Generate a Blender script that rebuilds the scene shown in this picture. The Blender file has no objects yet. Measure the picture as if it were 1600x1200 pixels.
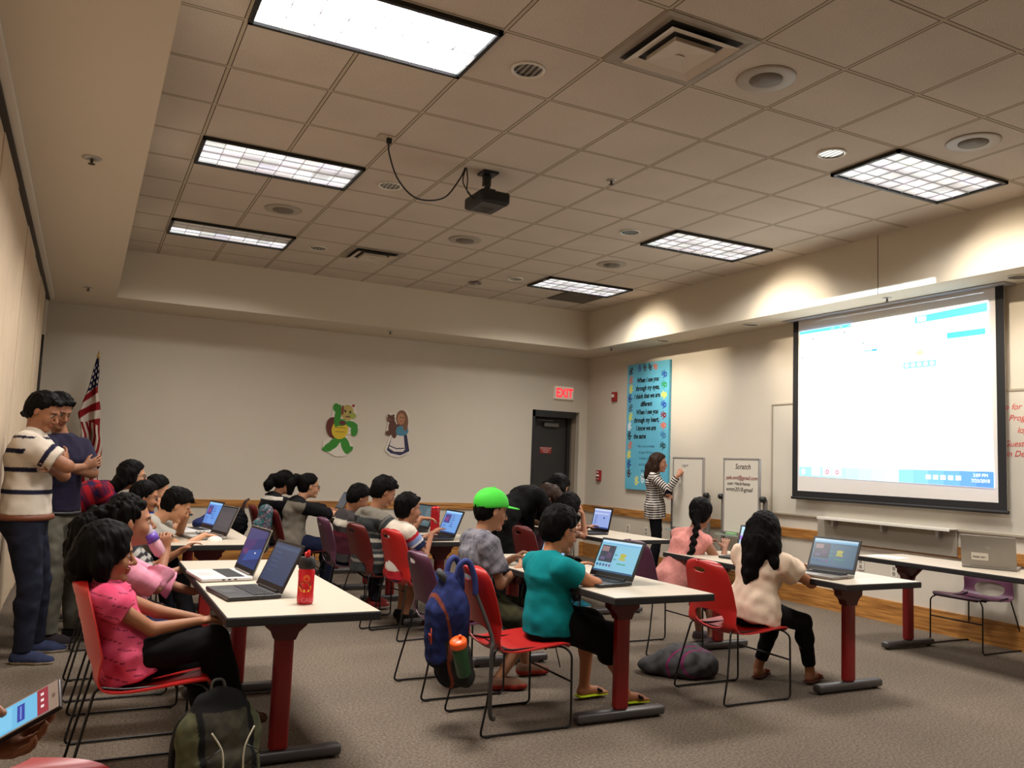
import bpy, bmesh, math, random
import numpy as np
from mathutils import Vector, Matrix, noise
PI = math.pi
random.seed(7); rng = np.random.default_rng(7)
S = bpy.context.scene
COL = S.collection

# ------------------------------------------------------------------ camera
cd = bpy.data.cameras.new('camera'); cam = bpy.data.objects.new('camera', cd); COL.objects.link(cam)
cd.sensor_width = 36.0; cd.lens = 1309.95 / 1600 * 36.0; cd.clip_start = 0.05; cd.clip_end = 60
CR = Vector((0.89027949, -0.45378054, 0.03854414)); CU = Vector((-0.07711766, -0.06680162, 0.99478159)); CF = Vector((0.44883771, 0.88860608, 0.0944666))
CAMP = Vector((-0.5907, -6.2671, 1.39))
cam.matrix_world = Matrix(((CR.x, CU.x, -CF.x, CAMP.x), (CR.y, CU.y, -CF.y, CAMP.y), (CR.z, CU.z, -CF.z, CAMP.z), (0, 0, 0, 1)))
S.camera = cam
# ------------------------------------------------------------------ world, view, lights
W = bpy.data.worlds.new('world'); S.world = W; W.use_nodes = True
W.node_tree.nodes['Background'].inputs[0].default_value = (0.5, 0.48, 0.45, 1)
W.node_tree.nodes['Background'].inputs[1].default_value = 0.05
S.view_settings.view_transform = 'Standard'; S.view_settings.look = 'None'
S.view_settings.exposure = 0.0; S.view_settings.gamma = 1.0; S.view_settings.use_curve_mapping = False
CEIL = 3.664; SOF = 3.10; XL = -1.10; XR = 6.48; YB = 5.05; YN = -9.0; RX0 = -0.39; RX1 = 5.92; RY1 = 4.18
PANEL_POWER = 2.0      # emission of the fluorescent lenses
SPOT_POWER = 300.0
AREA = 60.0            # watts of each ceiling light
def spot(name, loc, aim, power, size, blend=0.7, col=(1, .86, .66), rad=0.04):
    l = bpy.data.lights.new(name, 'SPOT'); l.energy = power; l.spot_size = math.radians(size); l.spot_blend = blend
    l.color = col; l.shadow_soft_size = rad
    o = bpy.data.objects.new(name, l); COL.objects.link(o); o.location = loc
    o.rotation_euler = (Vector(aim) - Vector(loc)).to_track_quat('-Z', 'Y').to_euler(); return o
# adjustable downlights of the right ceiling column, aimed at the screen wall
for yy in (2.60, 0.20, -2.20):
    spot('spot_lamp', (4.0, yy, CEIL - .02), (5.92, yy, 2.93), SPOT_POWER, 42, .9)
for yy in (2.71, 1.0, -2.05):
    spot('spot_lamp', (6.2, yy, SOF - .02), (6.35, yy, 0.5), 9, 100, 1.0)
for yy in (-3.1, .75):
    spot('spot_lamp', (-.72, yy, SOF - .02), (-1.10, yy, 1.6), 16 if yy < 0 else 5, 95, 1.0, (1, .9, .76))

# ------------------------------------------------------------------ materials
MATS = {}
def lin(c):
    c = [x / 255.0 for x in c]
    return tuple(x / 12.92 if x <= .04045 else ((x + .055) / 1.055) ** 2.4 for x in c)
def mat(name, col=None, rough=.6, metal=0.0, bump=0.0, bscale=60, var=0.0, vscale=8, emit=None, estr=0.0, vc=False, spec=.5, trans=0, alpha=1, sheen=0, coat=0):
    if name in MATS: return MATS[name]
    m = bpy.data.materials.new(name); m.use_nodes = True; N = m.node_tree.nodes; L = m.node_tree.links
    b = N['Principled BSDF']
    b.inputs['Roughness'].default_value = rough; b.inputs['Metallic'].default_value = metal
    b.inputs['Specular IOR Level'].default_value = spec
    if sheen: b.inputs['Sheen Weight'].default_value = sheen
    if coat: b.inputs['Coat Weight'].default_value = coat
    if trans: b.inputs['Transmission Weight'].default_value = trans
    if alpha < 1: b.inputs['Alpha'].default_value = alpha
    tc = N.new('ShaderNodeTexCoord')
    src = None
    if vc:
        a = N.new('ShaderNodeAttribute'); a.attribute_name = 'Col'; src = a.outputs['Color']
    else:
        r = N.new('ShaderNodeRGB'); r.outputs[0].default_value = (*lin(col), 1); src = r.outputs[0]
    if var:
        n = N.new('ShaderNodeTexNoise'); n.inputs['Scale'].default_value = vscale; n.inputs['Detail'].default_value = 5
        L.new(tc.outputs['Object'], n.inputs['Vector'])
        mr = N.new('ShaderNodeMapRange'); mr.inputs['From Min'].default_value = .3; mr.inputs['From Max'].default_value = .7
        mr.inputs['To Min'].default_value = 1 - var; mr.inputs['To Max'].default_value = 1 + var
        L.new(n.outputs['Fac'], mr.inputs['Value'])
        mx = N.new('ShaderNodeVectorMath'); mx.operation = 'SCALE'
        L.new(src, mx.inputs[0]); L.new(mr.outputs[0], mx.inputs['Scale']); src = mx.outputs[0]
    if vc and estr and name.startswith('display'): b.inputs['Base Color'].default_value = (.01, .01, .012, 1)
    else: L.new(src, b.inputs['Base Color'])
    if estr:
        if vc: L.new(src, b.inputs['Emission Color'])
        else: b.inputs['Emission Color'].default_value = (*lin(emit or col), 1)
        b.inputs['Emission Strength'].default_value = estr
    if bump:
        n = N.new('ShaderNodeTexNoise'); n.inputs['Scale'].default_value = bscale; n.inputs['Detail'].default_value = 4
        L.new(tc.outputs['Object'], n.inputs['Vector'])
        bp = N.new('ShaderNodeBump'); bp.inputs['Strength'].default_value = bump; bp.inputs['Distance'].default_value = .01
        L.new(n.outputs['Fac'], bp.inputs['Height']); L.new(bp.outputs[0], b.inputs['Normal'])
    m['b'] = 1
    MATS[name] = m; return m
def nt(m): return m.node_tree.nodes, m.node_tree.links
def math_node(N, L, op, a, b=None, c=None):
    n = N.new('ShaderNodeMath'); n.operation = op
    for i, v in enumerate((a, b, c)):
        if v is None: continue
        if isinstance(v, (int, float)): n.inputs[i].default_value = v
        else: L.new(v, n.inputs[i])
    return n.outputs[0]

M_WALL = mat('wall_paint', (204, 194, 178), .85, bump=.08, bscale=180, var=.015, vscale=2)
M_SOF = mat('soffit_paint', (206, 195, 176), .85, bump=.05, bscale=150)
# carpet
M_CARPET = mat('carpet', (138, 118, 98), .95, spec=.1)
N, L = nt(M_CARPET); b = N['Principled BSDF']; tc = N.new('ShaderNodeTexCoord')
n1 = N.new('ShaderNodeTexNoise'); n1.inputs['Scale'].default_value = 70; n1.inputs['Detail'].default_value = 6; n1.inputs['Roughness'].default_value = .75
n2 = N.new('ShaderNodeTexNoise'); n2.inputs['Scale'].default_value = 1.3; n2.inputs['Detail'].default_value = 3
wv = N.new('ShaderNodeTexWave'); wv.inputs['Scale'].default_value = 26; wv.inputs['Distortion'].default_value = 2.5; wv.inputs['Detail Scale'].default_value = 6
for q in (n1, n2, wv): L.new(tc.outputs['Object'], q.inputs['Vector'])
cr = N.new('ShaderNodeValToRGB'); L.new(n1.outputs['Fac'], cr.inputs[0])
cr.color_ramp.elements[0].position = .33; cr.color_ramp.elements[0].color = (*lin((70, 61, 53)), 1)
cr.color_ramp.elements[1].position = .66; cr.color_ramp.elements[1].color = (*lin((134, 120, 105)), 1)
f = math_node(N, L, 'MULTIPLY_ADD', n2.outputs['Fac'], .35, .83)
f = math_node(N, L, 'MULTIPLY', f, math_node(N, L, 'MULTIPLY_ADD', wv.outputs['Fac'], .12, .94))
mx = N.new('ShaderNodeVectorMath'); mx.operation = 'SCALE'; L.new(cr.outputs[0], mx.inputs[0]); L.new(f, mx.inputs['Scale'])
L.new(mx.outputs[0], b.inputs['Base Color'])
bp = N.new('ShaderNodeBump'); bp.inputs['Strength'].default_value = .6; bp.inputs['Distance'].default_value = .01
L.new(n1.outputs['Fac'], bp.inputs['Height']); L.new(bp.outputs[0], b.inputs['Normal'])
# ceiling tiles: two foot grid
M_TILE = mat('ceiling_tile', (205, 192, 175), .9, spec=.2)
N, L = nt(M_TILE); b = N['Principled BSDF']; tc = N.new('ShaderNodeTexCoord'); sp = N.new('ShaderNodeSeparateXYZ'); L.new(tc.outputs['Object'], sp.inputs[0])
def edge(o):
    f = math_node(N, L, 'FRACT', math_node(N, L, 'DIVIDE', math_node(N, L, 'ADD', o, 61.0), .61))
    return math_node(N, L, 'MINIMUM', f, math_node(N, L, 'SUBTRACT', 1.0, f))
e = math_node(N, L, 'MINIMUM', edge(sp.outputs[0]), edge(sp.outputs[1]))
bar = math_node(N, L, 'LESS_THAN', e, .018); gap = math_node(N, L, 'MULTIPLY', math_node(N, L, 'LESS_THAN', e, .025), math_node(N, L, 'GREATER_THAN', e, .015))
nn = N.new('ShaderNodeTexNoise'); nn.inputs['Scale'].default_value = 220; nn.inputs['Detail'].default_value = 2; L.new(tc.outputs['Object'], nn.inputs['Vector'])
n3 = N.new('ShaderNodeTexNoise'); n3.inputs['Scale'].default_value = 1.6; n3.inputs['Detail'].default_value = 6; L.new(tc.outputs['Object'], n3.inputs['Vector'])
cr = N.new('ShaderNodeValToRGB'); L.new(nn.outputs['Fac'], cr.inputs[0])
cr.color_ramp.elements[0].position = .3; cr.color_ramp.elements[0].color = (*lin((168, 155, 141)), 1)
cr.color_ramp.elements[1].position = .6; cr.color_ramp.elements[1].color = (*lin((208, 195, 180)), 1)
dk = N.new('ShaderNodeVectorMath'); dk.operation = 'SCALE'; L.new(cr.outputs[0], dk.inputs[0]); L.new(math_node(N, L, 'MULTIPLY_ADD', n3.outputs['Fac'], .3, .85), dk.inputs['Scale'])
m1 = N.new('ShaderNodeMix'); m1.data_type = 'RGBA'; L.new(bar, m1.inputs[0]); L.new(dk.outputs[0], m1.inputs[6]); m1.inputs[7].default_value = (*lin((182, 168, 146)), 1)
m2 = N.new('ShaderNodeMix'); m2.data_type = 'RGBA'; L.new(gap, m2.inputs[0]); L.new(m1.outputs[2], m2.inputs[6]); m2.inputs[7].default_value = (*lin((98, 83, 70)), 1)
L.new(m2.outputs[2], b.inputs['Base Color'])
# oak trim
M_OAK = mat('oak', (176, 118, 58), .45)
N, L = nt(M_OAK); b = N['Principled BSDF']; tc = N.new('ShaderNodeTexCoord'); mp = N.new('ShaderNodeMapping'); mp.inputs['Scale'].default_value = (1.2, 1.2, 22)
L.new(tc.outputs['Object'], mp.inputs[0]); nz = N.new('ShaderNodeTexNoise'); nz.inputs['Scale'].default_value = 2.2; nz.inputs['Detail'].default_value = 7; L.new(mp.outputs[0], nz.inputs['Vector'])
cr = N.new('ShaderNodeValToRGB'); L.new(nz.outputs['Fac'], cr.inputs[0])
cr.color_ramp.elements[0].position = .35; cr.color_ramp.elements[0].color = (*lin((134, 84, 36)), 1)
cr.color_ramp.elements[1].position = .65; cr.color_ramp.elements[1].color = (*lin((196, 138, 70)), 1); L.new(cr.outputs[0], b.inputs['Base Color'])
M_VC = mat('painted', vc=True, rough=.6)
M_CLOTH = mat('cloth', vc=True, rough=.9, bump=.25, bscale=300, spec=.15, var=.08, vscale=14)
M_SKIN = mat('skin', vc=True, rough=.55, bump=.05, bscale=120, spec=.35)
M_SCREEN = mat('display', vc=True, rough=.3, estr=1.0)
M_HAIR = mat('hair', (11, 9, 8), .6, spec=.06)
M_HAIRB = mat('hair_brown', (44, 28, 19), .55, spec=.12)
for m in (M_HAIR, M_HAIRB):
    N, L = nt(m); tc = N.new('ShaderNodeTexCoord'); mp = N.new('ShaderNodeMapping'); mp.inputs['Scale'].default_value = (160, 160, 14); L.new(tc.outputs['Object'], mp.inputs[0])
    nz = N.new('ShaderNodeTexNoise'); nz.inputs['Scale'].default_value = 1; L.new(mp.outputs[0], nz.inputs['Vector'])
    bp = N.new('ShaderNodeBump'); bp.inputs['Strength'].default_value = .5; bp.inputs['Distance'].default_value = .004; L.new(nz.outputs['Fac'], bp.inputs['Height']); L.new(bp.outputs[0], N['Principled BSDF'].inputs['Normal'])
M_BLACK = mat('black_plastic', (18, 17, 17), .45)
M_RUBBER = mat('black_edge', (24, 21, 20), .7)
M_LAM = mat('cream_laminate', (190, 177, 158), .38, var=.02, vscale=60)
M_RED = mat('red_shell', (170, 28, 25), .38)
M_MAROON = mat('maroon_shell', (88, 22, 20), .42)
M_PURPLE = mat('purple_shell', (80, 40, 62), .42)
M_ROD = mat('black_rod', (22, 20, 20), .35, metal=.3)
M_REDMET = mat('red_column', (130, 20, 19), .4)
M_DKREDMET = mat('dark_bracket', (82, 14, 13), .45)
M_GREYMET = mat('grey_foot', (84, 80, 80), .4, metal=.5)
M_SILVER = mat('silver', (176, 172, 168), .35, metal=.6)
M_CHROME = mat('chrome', (210, 205, 195), .15, metal=1.0)
M_WHITE = mat('white_enamel', (214, 208, 196), .4)
M_BOARD = mat('whiteboard', (205, 198, 184), .25)
M_PAPER = mat('paper', (226, 222, 214), .8)

# ------------------------------------------------------------------ object helpers
def setp(o, label=None, cat=None, group=None, kind=None):
    if label: o['label'] = label
    if cat: o['category'] = cat
    if group: o['group'] = group
    if kind: o['kind'] = kind
    return o
def empty(name, loc, rz=0, label=None, cat=None, group=None):
    o = bpy.data.objects.new(name, None); COL.objects.link(o); o.location = loc; o.rotation_euler = (0, 0, rz); o.empty_display_size = .1
    return setp(o, label, cat, group)
def from_bm(name, bm, m, parent=None, smooth=False, loc=None):
    me = bpy.data.meshes.new(name); bm.normal_update(); bm.to_mesh(me); bm.free()
    ms = m if isinstance(m, (list, tuple)) else [m]
    for q in ms: me.materials.append(q)
    if smooth: me.polygons.foreach_set('use_smooth', [True] * len(me.polygons))
    o = bpy.data.objects.new(name, me); COL.objects.link(o)
    if parent: o.parent = parent
    if loc: o.location = loc
    return o
def auto_smooth(o, ang=40):
    me = o.data
    me.polygons.foreach_set('use_smooth', [True] * len(me.polygons))
    me.set_sharp_from_angle(angle=math.radians(ang))
    return o
def box(bm, c, s, rot=None, bev=0, mi=0, seg=2):
    r = bmesh.ops.create_cube(bm, size=1.0); vs = r['verts']
    bmesh.ops.scale(bm, vec=s, verts=vs)
    if bev:
        es = list({e for v in vs for e in v.link_edges})
        g = bmesh.ops.bevel(bm, geom=es, offset=bev, segments=seg, affect='EDGES', profile=.5)
        vs = list({v for f in g['faces'] for v in f.verts} | {v for v in vs if v.is_valid})
    if rot is not None: bmesh.ops.rotate(bm, verts=vs, cent=(0, 0, 0), matrix=rot)
    bmesh.ops.translate(bm, verts=vs, vec=c)
    for f in {f for v in vs for f in v.link_faces}: f.material_index = mi
    return vs
def cyl(bm, a, b, r0, r1=None, n=20, mi=0, caps=True):
    r1 = r0 if r1 is None else r1; a = Vector(a); b = Vector(b); d = b - a
    r = bmesh.ops.create_cone(bm, cap_ends=caps, segments=n, radius1=r0, radius2=r1, depth=d.length)
    q = d.to_track_quat('Z', 'Y').to_matrix()
    bmesh.ops.rotate(bm, verts=r['verts'], cent=(0, 0, 0), matrix=q); bmesh.ops.translate(bm, verts=r['verts'], vec=(a + b) / 2)
    for f in {f for v in r['verts'] for f in v.link_faces}: f.material_index = mi
    return r['verts']
def tube(bm, pts, r, n=8, fillet=0, mi=0, closed=False, rs=None):
    P = [Vector(p) for p in pts]
    if fillet:
        Q = [P[0]]
        for i in range(1, len(P) - 1):
            a = (P[i - 1] - P[i]); c = (P[i + 1] - P[i]); f = min(fillet, a.length * .45, c.length * .45)
            p0 = P[i] + a.normalized() * f; p1 = P[i] + c.normalized() * f
            for k in range(6):
                t = k / 5; Q.append((1 - t) ** 2 * p0 + 2 * t * (1 - t) * P[i] + t * t * p1)
        Q.append(P[-1]); P = Q
    rings = []; up = None
    for i, p in enumerate(P):
        if closed: d = (P[(i + 1) % len(P)] - P[i - 1]).normalized()
        else: d = (P[min(i + 1, len(P) - 1)] - P[max(i - 1, 0)]).normalized()
        if up is None: up = d.orthogonal().normalized()
        up = (up - d * up.dot(d)).normalized(); w = d.cross(up); rr = rs[i] if rs else r
        rings.append([bm.verts.new(p + (up * math.cos(2 * PI * k / n) + w * math.sin(2 * PI * k / n)) * rr) for k in range(n)])
    m = len(rings)
    for i in range(m if closed else m - 1):
        A = rings[i]; B = rings[(i + 1) % m]
        for k in range(n):
            f = bm.faces.new((A[k], A[(k + 1) % n], B[(k + 1) % n], B[k])); f.material_index = mi; f.smooth = True
    if not closed:
        bm.faces.new(rings[0][::-1]).material_index = mi; bm.faces.new(rings[-1]).material_index = mi
def spline(pts, k=8):
    P = [Vector(p) for p in pts]; out = []
    for i in range(len(P) - 1):
        p0 = P[max(i - 1, 0)]; p1 = P[i]; p2 = P[i + 1]; p3 = P[min(i + 2, len(P) - 1)]
        for j in range(k):
            t = j / k; out.append(.5 * ((2 * p1) + (p2 - p0) * t + (2 * p0 - 5 * p1 + 4 * p2 - p3) * t * t + (3 * p1 - p0 - 3 * p2 + p3) * t ** 3))
    out.append(P[-1]); return out
def lathe(bm, prof, c=(0, 0, 0), n=24, mi=0):
    rings = []
    for r, z in prof:
        rings.append([bm.verts.new((c[0] + r * math.cos(2 * PI * k / n), c[1] + r * math.sin(2 * PI * k / n), c[2] + z)) for k in range(n)])
    for i in range(len(rings) - 1):
        for k in range(n):
            f = bm.faces.new((rings[i][k], rings[i][(k + 1) % n], rings[i + 1][(k + 1) % n], rings[i + 1][k])); f.smooth = True; f.material_index = mi
    bm.faces.new(rings[0][::-1]).material_index = mi; bm.faces.new(rings[-1]).material_index = mi
def copy_tree(o, loc=None, rz=None, label=None, group=None, parent=None):
    c = o.copy(); COL.objects.link(c)
    if parent is not None: c.parent = parent
    if loc is not None: c.location = loc
    if rz is not None: c.rotation_euler = (0, 0, rz)
    if label: c['label'] = label
    if group: c['group'] = group
    for ch in list(o.children): copy_tree(ch, parent=c)
    return c
def np_mesh(name, V, F, m, parent=None, loc=(0, 0, 0), cols=None, smooth=True):
    me = bpy.data.meshes.new(name); V = np.asarray(V, np.float32); F = np.asarray(F, np.int32)
    me.vertices.add(len(V)); me.vertices.foreach_set('co', V.ravel())
    k = F.shape[1]
    me.loops.add(F.size); me.loops.foreach_set('vertex_index', F.ravel())
    me.polygons.add(len(F)); me.polygons.foreach_set('loop_start', np.arange(0, F.size, k, dtype=np.int32)); me.polygons.foreach_set('loop_total', np.full(len(F), k, np.int32))
    me.polygons.foreach_set('use_smooth', np.full(len(F), smooth))
    me.update(calc_edges=True)
    if cols is not None:
        a = me.attributes.new('Col', 'FLOAT_COLOR', 'POINT'); c = np.ones((len(V), 4), np.float32); c[:, :3] = cols; a.data.foreach_set('color', c.ravel())
    me.materials.append(m)
    o = bpy.data.objects.new(name, me); COL.objects.link(o)
    if parent: o.parent = parent
    o.location = loc; return o
def flat_art(name, shapes, m, O, U, Vv, parent=None, eps=.0004):
    """polygons (points in metres in the U,V plane, colour) stacked outward, one mesh"""
    O = Vector(O); U = Vector(U).normalized(); Vv = Vector(Vv).normalized(); Nn = U.cross(Vv).normalized()
    bm = bmesh.new(); ly = bm.verts.layers.float_color.new('Col')
    for i, (pts, c) in enumerate(shapes):
        col = (*lin(c), 1); vs = []
        for (x, y) in pts:
            v = bm.verts.new(O + U * x + Vv * y + Nn * (eps * (i + 1))); v[ly] = col; vs.append(v)
        try: bm.faces.new(vs)
        except ValueError: pass
    bmesh.ops.triangulate(bm, faces=[f for f in bm.faces if len(f.verts) > 4])
    return from_bm(name, bm, m, parent)
def rect(x0, y0, x1, y1): return [(x0, y0), (x1, y0), (x1, y1), (x0, y1)]
def ell2(cx, cy, rx, ry, n=18, a=0):
    ca, sa = math.cos(a), math.sin(a)
    return [(cx + rx * math.cos(2 * PI * k / n) * ca - ry * math.sin(2 * PI * k / n) * sa, cy + rx * math.cos(2 * PI * k / n) * sa + ry * math.sin(2 * PI * k / n) * ca) for k in range(n)]
DG = None
def text_mesh(name, s, size, m, O, U, Vv, parent=None, shear=0, align='LEFT', ext=.0006, off=0.0, sx=1.0):
    cu = bpy.data.curves.new('t', 'FONT'); cu.body = s; cu.size = size; cu.extrude = ext; cu.shear = shear; cu.align_x = align; cu.offset = off
    t = bpy.data.objects.new('t', cu); COL.objects.link(t)
    dg = bpy.context.evaluated_depsgraph_get(); me = bpy.data.meshes.new_from_object(t.evaluated_get(dg))
    bpy.data.objects.remove(t); bpy.data.curves.remove(cu); me.name = name
    U = Vector(U).normalized(); Vv = Vector(Vv).normalized(); Nn = U.cross(Vv)
    me.transform(Matrix(((U.x * sx, Vv.x, Nn.x, O[0]), (U.y * sx, Vv.y, Nn.y, O[1]), (U.z * sx, Vv.z, Nn.z, O[2]), (0, 0, 0, 1))))
    me.materials.clear(); me.materials.append(m)
    o = bpy.data.objects.new(name, me); COL.objects.link(o)
    if parent: o.parent = parent
    return o
# ================================================================== THE ROOM
def struct(name, boxes, m):
    bm = bmesh.new()
    for (a, b) in boxes:
        a = Vector(a); b = Vector(b); box(bm, (a + b) / 2, [abs(x) for x in (b - a)])
    return setp(from_bm(name, bm, m), kind='structure')
struct('floor', [((XL - .2, YN - .2, -.15), (XR + .2, YB + .6, 0))], M_CARPET)
struct('ceiling', [((RX0 - .02, YN - .2, CEIL), (RX1 + .02, RY1 + .02, CEIL + .12))], M_TILE)
struct('wall_back', [((XL - .2, YB, -.1), (5.50, YB + .35, 3.8)), ((6.34, YB, -.1), (XR + .2, YB + .35, 3.8)), ((5.50, YB, 2.23), (6.34, YB + .35, 3.8))], M_WALL)
struct('wall_right', [((XR, YN - .2, -.1), (XR + .2, YB + .35, 3.8))], M_WALL)
struct('wall_near', [((XL - .2, YN - .2, -.1), (XR + .2, YN, 3.8))], M_WALL)
struct('trim_1', [((XL - .05, YN, SOF), (RX0, YB, CEIL + .1))], M_SOF)
struct('trim_2', [((RX0, RY1, SOF), (RX1, YB, CEIL + .1))], M_SOF)
struct('trim_3', [((RX1, YN, SOF), (XR, YB, CEIL + .1))], M_SOF)
struct('trim_4', [((RX1 - .004, -.905, SOF), (RX1, -.9, CEIL))], mat('seam', (120, 108, 94), .9))
# folding partition on the left: tall flat panels with seams
M_PART = mat('partition_fabric', (206, 184, 156), .9, bump=.3, bscale=260, var=.05, vscale=5)
bm = bmesh.new(); ys = [YN, -6.45, -4.33, -2.21, -.08, 2.04, 4.16]
for i in range(len(ys) - 1):
    for k in range(2):
        w = (ys[i + 1] - ys[i]) / 2; y0 = ys[i] + k * w + .006; y1 = ys[i] + (k + 1) * w - (.006 if k else .002)
        box(bm, (XL - .05, (y0 + y1) / 2, 1.54), (.1 + (.012 if k else 0), y1 - y0, 3.04), bev=.006)
setp(from_bm('wall_left', bm, M_PART), kind='structure')
struct('wall_left_2', [((XL - .25, YN, -.1), (XL - .09, YB, 3.8)), ((XL - .1, 4.5, 0), (XL, YB, SOF))], M_WALL)
struct('trim_5', [((XL - .04, YN, SOF - .05), (XL + .035, 4.62, SOF - .012))], mat('track', (30, 26, 24), .5))
struct('trim_6', [((XL + .035, YN, SOF - .035), (XL + .075, 4.62, SOF))], M_WHITE)
struct('trim_7', [((XL - .02, 4.16, 0), (XL + .02, 4.24, 2.36))], mat('jamb', (34, 28, 24), .5))
struct('trim_8', [((XL - .02, 4.36, 0), (XL + .02, 4.42, 2.62))], MATS['jamb'])
# chair rails and baseboards
struct('trim_9', [((XL, YB - .022, .70), (5.44, YB, .79)), ((6.40, YB - .022, .70), (XR, YB, .79))], M_OAK)
struct('trim_10', [((XR - .022, YN, .70), (XR, YB, .80))], M_OAK)
struct('baseboard_back', [((XL, YB - .02, 0), (5.44, YB, .22)), ((6.40, YB - .02, 0), (XR, YB, .22))], M_OAK)
struct('baseboard_right', [((XR - .02, YN, 0), (XR, YB, .21))], M_OAK)
# door: dark leaf set deep in the opening
M_DOOR = mat('dark_door', (46, 44, 43), .5); M_FRAME = mat('door_frame', (36, 34, 33), .45)
d = struct('door_1', [((5.53, YB + .20, .01), (6.22, YB + .245, 2.12))], M_DOOR)
fr = struct('trim_11', [((5.50, YB - .012, 0), (5.545, YB + .26, 2.23)), ((6.22, YB + .15, 0), (6.27, YB + .26, 2.23)), ((5.50, YB - .012, 2.13), (6.27, YB + .26, 2.23)), ((5.50, YB + .26, 0), (6.34, YB + .3, 2.23))], M_FRAME)
struct('trim_12', [((6.27, YB + .10, 0), (6.34, YB + .26, 2.23))], mat('reveal', (128, 116, 100), .8))
bm = bmesh.new(); box(bm, (5.92, YB + .165, 2.02), (.26, .06, .065), bev=.006); box(bm, (5.80, YB + .15, 2.085), (.30, .02, .02), bev=.003)
from_bm('door_closer', bm, mat('closer', (110, 106, 100), .4, metal=.5), d)
bm = bmesh.new(); box(bm, (5.88, YB + .185, .98), (.52, .035, .06), bev=.008); from_bm('push_bar', bm, M_GREYMET, d)
bm = bmesh.new(); box(bm, (5.86, YB + .197, 1.62), (.20, .006, .10), bev=.002); sg = from_bm('door_notice', bm, mat('notice_red', (150, 40, 30), .5), d)
for k, s in enumerate(('EMERGENCY EXIT', 'ALARM WILL', 'SOUND')):
    text_mesh('lettering', s, .026, M_PAPER, (5.86, YB + .1935, 1.643 - k * .03), (1, 0, 0), (0, 0, 1), sg, align='CENTER')
# exit sign
t = empty('exit_sign', (6.02, YB, 2.52), label='lit white exit sign with red letters above the dark door', cat='sign')
bm = bmesh.new(); box(bm, (0, -.03, 0), (.33, .06, .20), bev=.008); from_bm('housing', bm, mat('exit_face', (206, 188, 170), .5, estr=.25), t)
text_mesh('lettering', 'EXIT', .19, mat('exit_red', (255, 40, 50), .5, estr=1.6), (0, -.0615, -.068), (1, 0, 0), (0, 0, 1), t, align='CENTER', off=.006, sx=.78)
# fire alarm devices
t = empty('fire_alarm', (XR, 4.26, 2.45), label='red fire alarm strobe high on the wall near the corner', cat='alarm')
bm = bmesh.new(); box(bm, (-.02, 0, 0), (.04, .11, .14), bev=.006); from_bm('body', bm, mat('alarm_red', (150, 30, 26), .4), t)
bm = bmesh.new(); box(bm, (-.05, 0, .01), (.03, .045, .05), bev=.008); from_bm('strobe', bm, M_WHITE, t)
t = empty('fire_alarm_pull', (XR, 4.63, 1.26), label='red and white fire alarm pull station beside the doorway corner', cat='alarm')
bm = bmesh.new(); box(bm, (-.02, 0, 0), (.04, .10, .16), bev=.006); from_bm('body', bm, MATS['alarm_red'], t)
bm = bmesh.new(); box(bm, (-.045, 0, .0), (.015, .07, .03), bev=.004); box(bm, (-.042, 0, -.05), (.008, .05, .012)); box(bm, (-.042, 0, .05), (.008, .05, .02)); from_bm('pull_bar', bm, M_PAPER, t)
def outlet(y, z, label):
    t = empty('wall_outlet', (XR, y, z), label=label, cat='outlet', group='outlets low on the screen wall')
    bm = bmesh.new(); box(bm, (-.004, 0, 0), (.008, .075, .12), bev=.002); from_bm('cover_plate', bm, M_WHITE, t)
    bm = bmesh.new()
    for zz in (.025, -.025): box(bm, (-.009, 0, zz), (.003, .03, .03), bev=.004)
    from_bm('socket', bm, mat('socket', (150, 140, 125), .5), t)
outlet(3.84, .52, 'white wall outlet left of the woman in stripes'); outlet(3.40, .52, 'white wall outlet right behind the woman in stripes')
outlet(-.23, .52, 'white wall outlet behind the open laptop by the wall'); outlet(-.62, .50, 'white wall outlet beside the wall table leg')
outlet(1.55, .55, 'white wall outlet behind the right-hand easel')

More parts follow.
